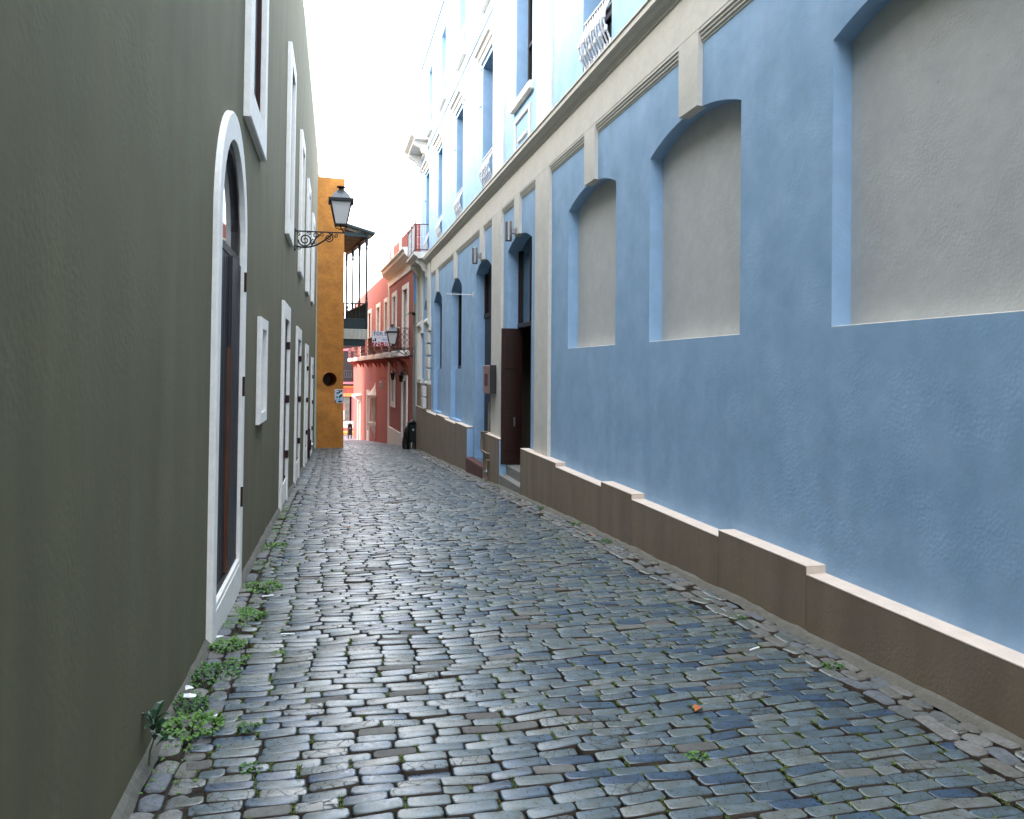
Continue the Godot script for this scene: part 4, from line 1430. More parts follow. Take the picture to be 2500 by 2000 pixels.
func build_red() -> void:
	red_xf = at(3.10, 0, -29.62, deg_to_rad(2.66))
	var R := thing("red_house", "terracotta red house with white window frames and iron balconies", "building", red_xf)
	var wins := [[1.1, 2.75], [4.5, 6.0], [7.55, 8.95], [10.7, 12.5], [15.0, 16.9], [19.6, 21.6], [24.6, 26.4]]
	var holes := []
	for w in wins:
		holes.append(rect(w[0] + 0.25, w[1] - 0.25, 2.30, 4.72, 0.20))
	var dr := rect(1.45, 2.5, -1.1, 1.15, 0.2)
	var sw := rect(5.15, 5.95, 0.2, 1.15, 0.14)
	var d2 := rect(15.95, 16.95, -1.9, 0.18, 0.18)
	var d3 := rect(21.3, 22.7, -2.75, -0.42, 0.18)
	holes += [dr, sw, d2, d3]
	var st := mb()
	facade(st, 1.0, 0.0, 27.2, -4.0, 6.1, holes)
	shell(st, 1.0, 0.0, 27.2, -4.0, 6.1, 7.0)
	part("wall", st, M.red, R)
	for i in wins.size():
		var w = wins[i]
		var h = holes[i]
		st = mb()
		surround(st, 1.0, rect(w[0], w[1], 2.3, 4.92), h, 0.05, 0.199)
		part("window_surround", st, M.trim, R)
		st = mb()
		filling(st, 1.0, h, 0.19, 2.3)
		var sh := part("shutter", st, M.shutter, R)
		for k in 2:
			st = mb()
			var a: float = h.s0 + 0.01 + k * (h.s1 - h.s0) * 0.5
			bx(st, Vector3(0.165, 2.33, -a - (h.s1 - h.s0) * 0.5 + 0.02), Vector3(0.188, 4.68, -a), 0.006)
			part("shutter_leaf", st, M.shutter, sh)
		# balcony
		var s0: float = w[0] - 0.25
		var s1: float = w[1] + 0.25
		st = mb()
		bx(st, Vector3(-0.44, 2.08, -s1), Vector3(0.005, 2.30, -s0), 0.02)
		var sl := part("balcony_slab", st, M.trim, R)
		st = mb()
		bx(st, Vector3(-0.46, 3.14, -s1), Vector3(-0.37, 3.19, -s0), 0.008)
		var hr := part("handrail", st, M.slab, R)
		for e in [[Vector3(0, 2.30, -s0 - 0.03), Vector3(-0.41, 2.30, -s0 - 0.03), 2], [Vector3(-0.41, 2.30, -s0 - 0.03), Vector3(-0.41, 2.30, -s1 + 0.03), 9], [Vector3(-0.41, 2.30, -s1 + 0.03), Vector3(0, 2.30, -s1 + 0.03), 2]]:
			iron_rail(R, e[0], e[1], 0.85, M.rail_red, e[2])
		for s in [s0 + 0.3, s1 - 0.3]:
			st = mb()
			sweep(st, [Vector2(0.0, 2.075), Vector2(-0.36, 2.075), Vector2(-0.3, 1.98), Vector2(-0.12, 1.86), Vector2(0.0, 1.66)], -s + 0.06, -s - 0.06)
			part("bracket", st, M.red, sl)
	# cornice, parapet and white strips on the nearer section
	st = mb()
	sweep(st, [Vector2(0.002, 5.30), Vector2(-0.05, 5.30), Vector2(-0.06, 5.62), Vector2(-0.16, 5.68), Vector2(-0.34, 5.84), Vector2(-0.36, 5.98), Vector2(-0.42, 6.0), Vector2(-0.42, 6.08), Vector2(0.002, 6.12)], 0.0, -7.35)
	part("cornice", st, M.trim, R)
	st = mb()
	bx(st, Vector3(0.0, 6.11, -7.2), Vector3(0.25, 6.95, 0.0), 0.01)
	part("parapet", st, M.red, R)
	for s in [0.0, 3.2, 5.7]:
		st = mb()
		bx(st, Vector3(-0.04, 6.11, -s - 0.55), Vector3(0.28, 7.0, -s - 0.05), 0.01)
		part("parapet_pier", st, M.trim, R)
	st = mb()
	bx(st, Vector3(-0.05, -3.0, -7.25), Vector3(0.004, 5.31, -6.95), 0.008)
	part("wall_strip", st, M.trim, R)
	st = mb()
	bx(st, Vector3(-0.05, -4.0, -6.95), Vector3(0.004, -0.98, -2.6), 0.01)
	bx(st, Vector3(-0.05, -4.0, -1.35), Vector3(0.004, -0.98, 0.0), 0.01)
	part("plinth", st, M.trim, R)
	# ground floor openings
	for e in [[dr, 0.18, -3.0, M.dark_wood], [sw, 0.18, 0.0, M.dark_glass], [d2, 0.16, -3.6, M.shutter]]:
		var h = e[0]
		st = mb()
		if e[2] == 0.0:
			surround(st, 1.0, rect(h.s0 - 0.25, h.s1 + 0.25, h.y0 - 0.25, h.crown + 0.22), h, 0.06, h.depth - 0.001)
			part("window_surround", st, M.trim, R)
		else:
			surround(st, 1.0, rect(h.s0 - 0.22, h.s1 + 0.22, e[2], h.crown + 0.22), rect(h.s0, h.s1, e[2], h.crown), 0.06, h.depth - 0.001)
			part("door_surround", st, M.trim, R)
			st = mb()
			bx(st, Vector3(-0.055, e[2], -h.s1), Vector3(0.17, h.y0, -h.s0), 0.004)
			part("doorstep", st, M.trim, R)
		st = mb()
		filling(st, 1.0, h, h.depth - 0.01, h.y0)
		part("door_leaf" if e[2] != 0.0 else "window_pane", st, e[3], R)
	# roller-shutter doorway with scrolled hood
	st = mb()
	bx(st, Vector3(-0.08, -3.9, -23.05), Vector3(0.004, -0.44, -22.7), 0.01)
	bx(st, Vector3(-0.08, -3.9, -21.3), Vector3(0.004, -0.44, -20.95), 0.01)
	part("door_surround", st, M.trim, R)
	st = mb()
	sweep(st, [Vector2(0.004, -0.44), Vector2(-0.10, -0.44), Vector2(-0.18, -0.34), Vector2(-0.36, -0.24), Vector2(-0.42, -0.14), Vector2(-0.40, -0.05), Vector2(0.004, 0.0)], -20.8, -23.2)
	part("door_hood", st, M.trim, R)
	for k in 24:
		st = mb()
		bx(st, Vector3(0.05, -2.72 + k * 0.096, -22.69), Vector3(0.08, -2.72 + k * 0.096 + 0.078, -21.31), 0.006)
		part("slat", st, M.slab, R)
	# wall shrine: bell hood, shallow shaft, shelf on a tapering corbel
	var prof := []
	for k in 9:
		var t := k / 8.0
		prof.append(Vector2(0.40 * pow(1.0 - t, 1.8) + 0.10 * (1.0 - t) * t + 0.02, 0.26 + 0.62 * t))
	st = mb()
	half_lathe(st, [Vector2(0.0, 0.08), Vector2(0.36, 0.08), Vector2(0.38, 0.18), Vector2(0.43, 0.20), Vector2(0.43, 0.26)] + prof, 14, Vector3(0, 0, -12.9))
	part("shrine_hood", st, M.trim, R)
	st = mb()
	half_lathe(st, [Vector2(0.0, -1.16), Vector2(0.20, -1.16), Vector2(0.20, 0.08), Vector2(0.0, 0.08)], 12, Vector3(0, 0, -12.9))
	part("shrine_shaft", st, M.slab, R)
	st = mb()
	half_lathe(st, [Vector2(0.0, -2.1), Vector2(0.03, -2.0), Vector2(0.06, -1.8), Vector2(0.18, -1.5), Vector2(0.24, -1.38), Vector2(0.36, -1.36), Vector2(0.38, -1.18), Vector2(0.0, -1.15)], 12, Vector3(0, 0, -12.9))
	part("shrine_shelf", st, M.trim, R)

	# lanterns on the red wall
	var wl := thing("wall_lantern", "small black iron lantern beside the red house door, left of two", "lantern", red_xf * at(-0.02, 1.5, -3.7), "black lanterns over the red house door")
	small_lantern(wl)
	copy_thing(wl, "wall_lantern", "small black iron lantern beside the red house door, nearest the narrow wall", red_xf * at(-0.02, 1.45, -1.2))
	wl.set_meta("label", "small black iron lantern beside the red house door, nearest its barred window")
	var hl := thing("glass_lantern", "pale glass lantern hanging on red wall beside white strip", "lantern", red_xf * at(-0.02, 1.15, -8.5))
	st = mb()
	tube(st, [Vector3(0.02, 0.0, 0), Vector3(-0.18, 0.05, 0), Vector3(-0.18, -0.1, 0)], 0.012, 6)
	part("bracket", st, M.black, hl)
	st = mb()
	lathe(st, [Vector2(0, -0.55), Vector2(0.03, -0.5), Vector2(0.06, -0.45), Vector2(0.09, -0.2), Vector2(0.05, -0.12), Vector2(0, -0.08)], 8, Transform3D(Basis.IDENTITY, Vector3(-0.18, 0, 0)), false)
	part("glass_body", st, M.frosted, hl)
	# for-sale board on a balcony
	var sg := thing("sale_sign", "white and red for sale board with phone number on balcony", "sign", Transform3D(Basis(Vector3.UP, deg_to_rad(-11)), Vector3(2.38, 2.83, -33.6)))
	st = mb()
	bx(st, Vector3(-0.56, -0.30, -0.01), Vector3(0.40, 0.34, 0.01), 0.003)
	part("board", st, M.sign_white, sg)
	st = mb()
	bx(st, Vector3(-0.555, -0.295, 0.0101), Vector3(0.395, -0.12, 0.013), 0.0)
	part("red_band", st, M.sign_red, sg)
	st = mb()
	bx(st, Vector3(-0.555, 0.142, 0.0101), Vector3(0.395, 0.15, 0.012), 0.0)
	part("rule_line", st, M.sign_blue, sg)
	lettering(sg, "FOR SALE", 0.155, Vector3(-0.50, 0.165, 0.0125), M.sign_blue, 0.86)
	lettering(sg, "721-1040", 0.15, Vector3(-0.53, -0.275, 0.0145), M.sign_white, 0.90)
	lettering(sg, "REA", 0.09, Vector3(-0.14, -0.065, 0.0125), M.awning_blue, 0.22)
	st = mb()
	var scr := []
	for k in 30:
		scr.append(Vector3(-0.36 + k * 0.017, 0.06 + 0.03 * sin(k * 1.7) * (1.0 if k % 5 else 1.6), 0.013))
	tube(st, scr, 0.004, 4)
	part("script_line", st, M.pink, sg)
	st = mb()
	lathe(st, [Vector2(0, -0.075), Vector2(0.03, -0.05), Vector2(0.03, 0.05), Vector2(0, 0.075)], 8, Transform3D(Basis.IDENTITY.scaled(Vector3(1, 1, 0.1)), Vector3(-0.42, -0.02, 0.012)))
	lathe(st, [Vector2(0, -0.04), Vector2(0.05, 0.0), Vector2(0, 0.04)], 6, Transform3D(Basis.IDENTITY.scaled(Vector3(1, 1, 0.1)), Vector3(-0.50, -0.06, 0.012)))
	part("emblem", st, M.bin_green, sg)
	st = mb()
	tube(st, [Vector3(0.36, 0.3, -0.03), Vector3(0.36, -0.28, -0.03)], 0.012, 5)
	tube(st, [Vector3(0.36, 0.24, -0.03), Vector3(0.55, 0.24, -0.45)], 0.010, 5)
	part("fixing_rod", st, M.rail_red, sg)
	# pots on the balconies
	for e in [[11.0, 0.16, "potted green plant on red house balcony below teal posts"], [5.9, 0.14, "dark flower pot on balcony behind the sale board"], [12.1, 0.14, "potted plant at far end of red house balcony"]]:
		var p := thing("potted_plant", e[2], "plant", red_xf * at(-0.3, 2.30, -e[0]))
		st = mb()
		lathe(st, [Vector2(0, 0), Vector2(0.08, 0), Vector2(0.12, 0.2), Vector2(0.10, 0.2), Vector2(0, 0.18)], 12)
		part("pot", st, M.pot, p)
		foliage(p, 60, 0.20, 0.30, 0.06, M.leaf_b, Vector3(0, 0.18, 0))

	# narrow pale building between the blue and the red one
	var N := thing("narrow_building", "narrow weathered white wall squeezed between blue and red buildings", "building", at(3.13, 0, -28.97))
	st = mb()
	bx(st, Vector3(0.0, -2.0, -0.62), Vector3(1.0, 5.8, -0.02), 0.01)
	part("wall", st, M.slab, N)
	st = mb()
	bx(st, Vector3(-0.05, 4.0, -0.40), Vector3(0.0, 5.2, -0.14), 0.01)
	part("shutter", st, M.awning_blue, N)
	for e in [[-0.22, 0.030], [-0.46, 0.022]]:
		st = mb()
		tube(st, [Vector3(-0.04, gprof(-29.2), e[0]), Vector3(-0.04, 4.0, e[0]), Vector3(-0.06, 5.6, e[0] + 0.05)], e[1], 8)
		part("downpipe", st, M.concrete, N)
	var fn := thing("fern", "small fern growing from top of narrow white wall", "plant", at(3.08, 3.62, -29.2))
	st = mb()
	bx(st, Vector3(-0.06, -0.06, -0.1), Vector3(0.05, 0.0, 0.1), 0.02)
	part("root_ball", st, M.dirt, fn)
	fronds(fn, 16, 0.34)

	# shop across the far street
	var F := thing("far_shop", "pink and maroon shop front with slatted shutter across the far street", "building", at(1.5, -3.3, -62.0))
	st = mb()
	bx(st, Vector3(-9, 0, -8), Vector3(12, 2.85, -0.001), 0.0)
	bx(st, Vector3(-9, 4.4, -8), Vector3(12, 7.5, -0.001), 0.0)
	bx(st, Vector3(-9, 2.85, -8), Vector3(12, 4.4, -0.6), 0.0)
	part("wall", st, M.pink, F)
	for e in [["orange_band", 2.80, 3.05, 0.06, M.orange], ["fascia", 3.05, 3.46, 0.03, M.red], ["lower_string", 3.46, 3.60, 0.04, M.yellow], ["dark_soffit", 3.60, 3.74, 0.02, M.dark_box], ["pink_ledge", 3.74, 3.90, 0.12, M.pink], ["upper_ledge", 6.24, 6.42, 0.14, M.pink], ["orange_frieze", 6.42, 6.95, 0.03, M.orange]]:
		st = mb()
		bx(st, Vector3(-9, e[1], 0.0), Vector3(12, e[2], e[3]), 0.0)
		part(e[0], st, e[4], F)
	st = mb()
	bx(st, Vector3(-1.6, 3.91, 0.002), Vector3(1.4, 6.22, 0.05), 0.0)
	var dk := part("balcony_screen", st, M.dark_box, F)
	for k in 18:
		st = mb()
		tube(st, [Vector3(-1.55 + k * 0.17, 4.25, 0.06), Vector3(-1.55 + k * 0.17, 4.7, 0.06)], 0.03, 5)
		part("baluster", st, M.lamp_roof, dk)
	for y in [4.22, 4.72]:
		st = mb()
		bx(st, Vector3(-1.6, y, 0.05), Vector3(1.4, y + 0.06, 0.10), 0.0)
		part("rail", st, M.lamp_roof, dk)
	st = mb()
	bx(st, Vector3(-1.6, 0.95, 0.002), Vector3(0.36, 2.78, 0.04), 0.0)
	var sh := part("shop_window", st, M.dark_glass, F)
	for k in 20:
		st = mb()
		bx(st, Vector3(-1.6, 1.0 + k * 0.088, 0.05), Vector3(0.22, 1.0 + k * 0.088 + 0.03, 0.065), 0.0)
		part("slat", st, M.slab, sh)
	st = mb()
	bx(st, Vector3(-0.7, 1.75, 0.041), Vector3(-0.1, 2.35, 0.045), 0.0)
	part("red_display", st, M.sign_red, sh)
	st = mb()
	bx(st, Vector3(-0.72, 1.0, 0.0415), Vector3(-0.15, 1.75, 0.0455), 0.0)
	part("white_display", st, M.sign_white, sh)
	st = mb()
	bx(st, Vector3(-1.6, 0.42, 0.002), Vector3(0.5, 0.94, 0.08), 0.0)
	part("stall_riser", st, M.sign_white, F)
	st = mb()
	bx(st, Vector3(-9, 0.0, 0.0), Vector3(12, 0.20, 1.4), 0.02)
	var kb := part("kerb_edge", st, M.yellow_paint, F)
	for k in 5:
		var ringp := []
		for j in 13:
			var t := TAU * j / 12.0
			ringp.append(Vector3(-1.2 + k * 0.5 + cos(t) * 0.2, 6.68 + sin(t) * 0.2, 0.04))
		st = mb()
		tube(st, ringp, 0.04, 5, -1.0, false)
		part("rosette", st, M.trim, F)

func half_lathe(st: SurfaceTool, prof: Array, n: int, o: Vector3) -> void:
	for i in prof.size() - 1:
		var a: Vector2 = prof[i]; var b: Vector2 = prof[i + 1]
		for k in n:
			var a0 := PI * 0.5 + PI * k / n; var a1 := PI * 0.5 + PI * (k + 1) / n
			var p := [o + Vector3(cos(a0) * a.x, a.y, sin(a0) * a.x), o + Vector3(cos(a1) * a.x, a.y, sin(a1) * a.x), o + Vector3(cos(a1) * b.x, b.y, sin(a1) * b.x), o + Vector3(cos(a0) * b.x, b.y, sin(a0) * b.x)]
			var away := o + Vector3(0, (a.y + b.y) * 0.5, 0)
			if absf(a.y - b.y) < 0.03 and absf(a.x - b.x) > 0.05:
				away = o + Vector3(0, a.y + (-1.0 if i > prof.size() / 2 else 1.0), 0)
			var c: Vector3 = (p[0] + p[1] + p[2] + p[3]) * 0.25
			quad(st, p[0], p[1], p[2], p[3], c + (c - away) * 10.0)

func lettering(parent: Node, text: String, size: float, where: Vector3, mat: Material, width: float) -> void:
	var tm := TextMesh.new()
	var f := SystemFont.new()
	f.font_names = PackedStringArray(["Droid Sans"])
	f.font_weight = 700
	tm.font = f
	tm.text = text
	tm.font_size = 64
	tm.pixel_size = size / 64.0 * 1.35
	tm.depth = 0.003
	tm.horizontal_alignment = HORIZONTAL_ALIGNMENT_LEFT
	tm.vertical_alignment = VERTICAL_ALIGNMENT_BOTTOM
	var w := tm.get_aabb().size.x
	var o := mi("lettering", tm, mat, parent, Transform3D(Basis.IDENTITY.scaled(Vector3(width / maxf(w, 0.01), 1, 1)), where))
	o.position.y -= tm.get_aabb().position.y

func small_lantern(L: Node) -> void:
	var st := mb()
	tube(st, [Vector3(0.03, -0.1, 0), Vector3(-0.12, 0.12, 0), Vector3(-0.25, 0.05, 0)], 0.015, 6)
	var spiral := []
	for k in 16:
		var t := k * 0.5
		spiral.append(Vector3(-0.08 + cos(t) * 0.005 * k, -0.05 + sin(t) * 0.005 * k, 0))
	tube(st, spiral, 0.009, 5)
	part("bracket", st, M.black, L)
	st = mb()
	lathe(st, [Vector2(0.0, 0.06), Vector2(0.03, 0.03), Vector2(0.12, -0.06), Vector2(0.12, -0.08), Vector2(0.0, -0.08)], 6, Transform3D(Basis.IDENTITY, Vector3(-0.25, 0, 0)), false)
	part("lantern_roof", st, M.black, L)
	st = mb()
	lathe(st, [Vector2(0.0, -0.36), Vector2(0.06, -0.34), Vector2(0.10, -0.085), Vector2(0.0, -0.085)], 6, Transform3D(Basis.IDENTITY, Vector3(-0.25, 0, 0)), false)
	part("lantern_body", st, M.dark_glass, L)

# ------------------------------------------------------------------ street lamps
func spiral_pts(c: Vector3, r0: float, turns: float, a0: float, dir := 1.0) -> Array:
	var out := []
	var n := int(turns * 14)
	for k in n + 1:
		var t := float(k) / n
		var r := r0 * (1.0 - t * 0.86)
		var a := a0 + dir * t * turns * TAU
		out.append(c + Vector3(cos(a) * r, sin(a) * r, 0))
	return out

func street_lamp(label: String, xf: Transform3D) -> Node3D:
	# wall at x = 0, arm along +x at y = 0, lantern standing at the arm's end
	var L := thing("street_lamp", label, "lamp", xf, "wall lamps on scrolled iron brackets")
	var st := mb()
	bx(st, Vector3(0.0, -0.012, -0.012), Vector3(0.88, 0.012, 0.012), 0.003)
	var arm := part("arm", st, M.black, L)
	st = mb()
	bx(st, Vector3(-0.01, -0.36, -0.022), Vector3(0.016, 0.05, 0.022), 0.004)
	for y in [-0.33, 0.02]:
		lathe(st, [Vector2(0, 0.0), Vector2(0.02, 0.0), Vector2(0.012, 0.03), Vector2(0, 0.035)], 8, Transform3D(Basis(Vector3.BACK, -PI * 0.5), Vector3(0.0, y, 0)))
	part("wall_plate", st, M.black, L)
	for sp in [[Vector3(0.185, -0.155, 0), 0.125, 2.0, PI, 1.0, 0.011], [Vector3(0.60, -0.105, 0), 0.085, 1.8, PI * 0.5, -1.0, 0.010], [Vector3(0.37, -0.065, 0), 0.05, 1.4, 0.0, 1.0, 0.008], [Vector3(0.255, -0.04, 0), 0.035, 1.2, PI, -1.0, 0.007], [Vector3(0.48, -0.055, 0), 0.04, 1.2, PI, -1.0, 0.007], [Vector3(0.73, -0.05, 0), 0.04, 1.3, PI, 1.0, 0.008], [Vector3(0.07, -0.29, 0), 0.045, 1.3, 0.0, -1.0, 0.007], [Vector3(0.06, -0.05, 0), 0.035, 1.2, -PI * 0.5, 1.0, 0.007], [Vector3(0.33, -0.19, 0), 0.05, 1.3, PI * 0.5, 1.0, 0.008]]:
		st = mb()
		tube(st, spiral_pts(sp[0], sp[1], sp[2], sp[3], sp[4]), sp[5] * 1.35, 6, sp[5] * 0.9)
		part("scroll", st, M.black, L)
	st = mb()
	var sw := []
	for k in 15:
		var t := k / 14.0
		sw.append(Vector3(0.01 + 0.66 * t, -0.27 - 0.07 * sin(t * PI * 0.9) + 0.27 * pow(t, 1.7), 0))
	tube(st, sw, 0.016, 6)
	var sw2 := []
	for k in 10:
		var t := k / 9.0
		sw2.append(Vector3(0.30 + 0.16 * t, -0.25 + 0.20 * t + 0.04 * sin(t * PI), 0))
	tube(st, sw2, 0.014, 6)
	part("brace", st, M.black, L)
	# cradle
	var lx := 0.815
	st = mb()
	tube(st, [Vector3(0.87, 0, 0), Vector3(0.85, 0.05, 0), Vector3(lx, 0.08, 0), Vector3(lx, 0.13, 0)], 0.016, 6)
	for sgn in [-1.0, 1.0]:
		tube(st, [Vector3(lx, 0.06, 0), Vector3(lx + sgn * 0.09, 0.09, 0), Vector3(lx + sgn * 0.10, 0.16, 0)], 0.010, 5)
		tube(st, [Vector3(lx, 0.06, 0), Vector3(lx, 0.09, sgn * 0.09), Vector3(lx, 0.16, sgn * 0.10)], 0.010, 5)
	part("cradle", st, M.black, L)
	# lantern: four tapering panes in an iron frame, domed roof, finial
	var yb := 0.14
	var yt := 0.56
	var rb := 0.10
	var rt := 0.185
	st = mb()
	for k in 4:
		var a := PI * 0.25 + k * PI * 0.5
		var d := Vector3(cos(a), 0, sin(a)) * sqrt(2.0)
		tube(st, [Vector3(lx, yb, 0) + d * rb, Vector3(lx, yt, 0) + d * rt], 0.012, 5)
	bx(st, Vector3(lx - rb - 0.014, yb - 0.012, -rb - 0.014), Vector3(lx + rb + 0.014, yb + 0.014, rb + 0.014), 0.004)
	for sgn in [-1.0, 1.0]:
		bx(st, Vector3(lx - rt - 0.04, yt - 0.015, sgn * (rt + 0.02) - 0.02), Vector3(lx + rt + 0.04, yt + 0.045, sgn * (rt + 0.02) + 0.02), 0.005)
		bx(st, Vector3(lx + sgn * (rt + 0.02) - 0.02, yt - 0.013, -rt), Vector3(lx + sgn * (rt + 0.02) + 0.02, yt + 0.043, rt), 0.005)
	part("lantern_frame", st, M.black, L)
	for k in 4:
		var a := k * PI * 0.5
		var b := Basis(Vector3.UP, a)
		st = mb()
		var o := Vector3(lx, 0, 0)
		quad(st, o + b * Vector3(-rb, yb + 0.014, rb), o + b * Vector3(rb, yb + 0.014, rb), o + b * Vector3(rt, yt - 0.01, rt), o + b * Vector3(-rt, yt - 0.01, rt), o + b * Vector3(0, 0.3, 9))
		part("pane", st, M.frosted, L)
	st = mb()
	var dome := [Vector2(0.25, yt + 0.045), Vector2(0.225, yt + 0.08), Vector2(0.19, yt + 0.13), Vector2(0.12, yt + 0.19), Vector2(0.065, yt + 0.215), Vector2(0.05, yt + 0.235)]
	lathe(st, dome, 4, Transform3D(Basis.IDENTITY, Vector3(lx, 0, 0)), false, PI * 0.25)
	part("lantern_roof", st, M.lamp_roof, L)
	st = mb()
	lathe(st, [Vector2(0.0, yt + 0.23), Vector2(0.045, yt + 0.23), Vector2(0.04, yt + 0.25), Vector2(0.055, yt + 0.262), Vector2(0.078, yt + 0.266), Vector2(0.078, yt + 0.285), Vector2(0.03, yt + 0.295), Vector2(0, yt + 0.295)], 14, Transform3D(Basis.IDENTITY, Vector3(lx, 0, 0)))
	part("finial", st, M.black, L)
	return L

func build_fixtures() -> void:
	var w := green_xf * Vector3(0.0, 4.08, -15.0)
	street_lamp("black iron street lamp on scrolled bracket fixed to the green wall", Transform3D(Basis.IDENTITY, w))
	var second := street_lamp("black iron street lamp on scrolled bracket fixed to the narrow white wall", at(3.12, 2.36, -29.25, PI))
	# cylinder lights over the doors of the blue building
	var c := thing("wall_light", "brushed steel cylinder light over the open brown door", "light", at(XW, 4.03, -13.72), "steel cylinder lights on the blue building")
	var st := mb()
	lathe(st, [Vector2(0, -0.17), Vector2(0.055, -0.17), Vector2(0.06, -0.165), Vector2(0.06, 0.165), Vector2(0.055, 0.17), Vector2(0, 0.17)], 24, Transform3D(Basis.IDENTITY, Vector3(-0.19, 0, 0)))
	part("cylinder", st, M.steel, c)
	st = mb()
	bx(st, Vector3(-0.14, -0.045, -0.025), Vector3(-0.05, 0.045, 0.025), 0.006)
	bx(st, Vector3(-0.075, -0.06, -0.05), Vector3(-0.050, 0.06, 0.05), 0.004)
	part("bracket", st, M.steel, c)
	st = mb()
	lathe(st, [Vector2(0, -0.175), Vector2(0.056, -0.175), Vector2(0.056, -0.171), Vector2(0, -0.171)], 20, Transform3D(Basis.IDENTITY, Vector3(-0.19, 0, 0)))
	part("lower_rim", st, M.dark_box, c)
	copy_thing(c, "wall_light", "brushed steel cylinder light over the closed dark blue door", at(XW, 4.05, -17.0))
	# menu box on the pilaster between the doors
	var b := thing("menu_box", "metal display box with dark sides mounted on pilaster between doors", "box", at(XW - 0.055, 1.41, -15.58))
	st = mb()
	bx(st, Vector3(-0.13, -0.28, -0.28), Vector3(0.0, 0.28, 0.28), 0.006)
	part("case", st, M.dark_box, b)
	st = mb()
	bx(st, Vector3(-0.15, -0.275, -0.275), Vector3(-0.13, 0.275, 0.275), 0.004)
	part("face_plate", st, M.steel, b)
	st = mb()
	bx(st, Vector3(-0.155, -0.13, -0.14), Vector3(-0.15, 0.11, 0.14), 0.002)
	part("display", st, M.navy_wood, b)
	st = mb()
	for k in 5:
		bx(st, Vector3(-0.157, 0.06 - k * 0.04, -0.07 + 0.03 * (k % 3)), Vector3(-0.155, 0.072 - k * 0.04, 0.03 + 0.02 * (k % 2)), 0.0)
	part("print", st, M.sign_red, b)
	# gas riser on the pilaster plinth
	var g := thing("gas_pipe", "grey painted pipe with valve on plinth between the doors", "pipe", at(XP, 0, 0))
	st = mb()
	tube(st, [Vector3(0.07, 0.95, -15.92), Vector3(0.07, 0.36, -15.92), Vector3(0.02, 0.33, -15.95), Vector3(-0.035, 0.33, -16.10), Vector3(-0.035, 0.30, -16.14), Vector3(-0.035, -0.02, -16.14), Vector3(-0.035, -0.05, -16.10), Vector3(-0.035, -0.06, -15.55), Vector3(0.02, -0.06, -15.5)], 0.022, 8)
	part("upper_run", st, M.plinth, g)
	st = mb()
	tube(st, [Vector3(0.02, -0.19, -15.5), Vector3(-0.04, -0.19, -15.55), Vector3(-0.04, -0.24, -15.6), Vector3(-0.04, gprof(-15.6) - 0.02, -15.6)], 0.022, 8)
	part("riser", st, M.plinth, g)
	st = mb()
	lathe(st, [Vector2(0, -0.05), Vector2(0.03, -0.045), Vector2(0.045, 0), Vector2(0.03, 0.045), Vector2(0, 0.05)], 10, Transform3D(Basis.IDENTITY, Vector3(-0.04, -0.42, -15.6)))
	bx(st, Vector3(-0.10, -0.435, -15.61), Vector3(-0.04, -0.405, -15.59), 0.004)
	part("valve", st, M.steel, g)
	# flag rod
	var f := thing("flag_rod", "thin white metal rod projecting from wall beside tall window", "rod", at(XW, 3.32, -18.2))
	st = mb()
	tube(st, [Vector3(0.02, 0, 0), Vector3(-0.62, 0.01, -0.1)], 0.012, 6)
	part("rod", st, M.white_metal, f)
	st = mb()
	bx(st, Vector3(-0.015, -0.06, -0.03), Vector3(0.005, 0.06, 0.03), 0.004)
	part("rod_plate", st, M.white_metal, f)
	# meter boxes at the far corner
	var m1 := thing("meter_box", "white meter box on the blue building's end pedestal, upper of two", "box", at(XW - 0.10, 0.88, -26.3), "white meter boxes")
	st = mb()
	bx(st, Vector3(-0.12, -0.17, -0.2), Vector3(0.0, 0.17, 0.2), 0.01)
	part("case", st, M.white_metal, m1)
	st = mb()
	bx(st, Vector3(-0.128, -0.15, -0.18), Vector3(-0.12, 0.15, 0.18), 0.004)
	part("lid", st, M.shutter, m1)
	copy_thing(m1, "meter_box", "white meter box on the blue building's end pedestal, lower of two", at(XW - 0.10, 0.50, -26.3))
	# litter bins
	var bin := thing("litter_bin", "dark green litter bin with white mark at end of blue plinth", "bin", at(3.0, gy(3.0, -28.85) , -28.85, 0.2), "dark litter bins")
	st = mb()
	bx(st, Vector3(-0.13, 0.24, -0.13), Vector3(0.16, 0.90, 0.13), 0.03)
	part("body", st, M.bin_green, bin)
	st = mb()
	bx(st, Vector3(-0.15, 0.90, -0.15), Vector3(0.18, 0.96, 0.15), 0.02)
	lathe(st, [Vector2(0.09, 0.955), Vector2(0.08, 1.0), Vector2(0.03, 1.03), Vector2(0, 1.035)], 10, Transform3D(Basis.IDENTITY, Vector3(0.02, 0, 0)))
	part("lid", st, M.bag, bin)
	for x in [-0.08, 0.11]:
		st = mb()
		bx(st, Vector3(x - 0.02, -0.02, -0.10), Vector3(x + 0.02, 0.25, 0.10), 0.005)
		part("leg", st, M.bag, bin)
	st = mb()
	bx(st, Vector3(-0.02, 0.66, 0.130), Vector3(0.03, 0.72, 0.134), 0.001)
	part("mark", st, M.sign_white, bin)
	copy_thing(bin, "litter_bin", "dark litter bin at far corner of the red house", at(1.55, gy(1.5, -55.0), -55.4, 0.2))
	# black bag slumped against the first bin
	var bag := thing("rubbish_bag", "tall black plastic bag slumped against green litter bin", "bag", at(2.77, gy(2.77, -28.7) - 0.01, -28.75))
	st = mb()
	var rr := RandomNumberGenerator.new()
	rr.seed = 5
	var rows := []
	var hs := [0.0, 0.05, 0.2, 0.4, 0.6, 0.78, 0.86, 0.92, 0.97]
	var rs := [0.09, 0.115, 0.12, 0.115, 0.10, 0.075, 0.04, 0.03, 0.05]
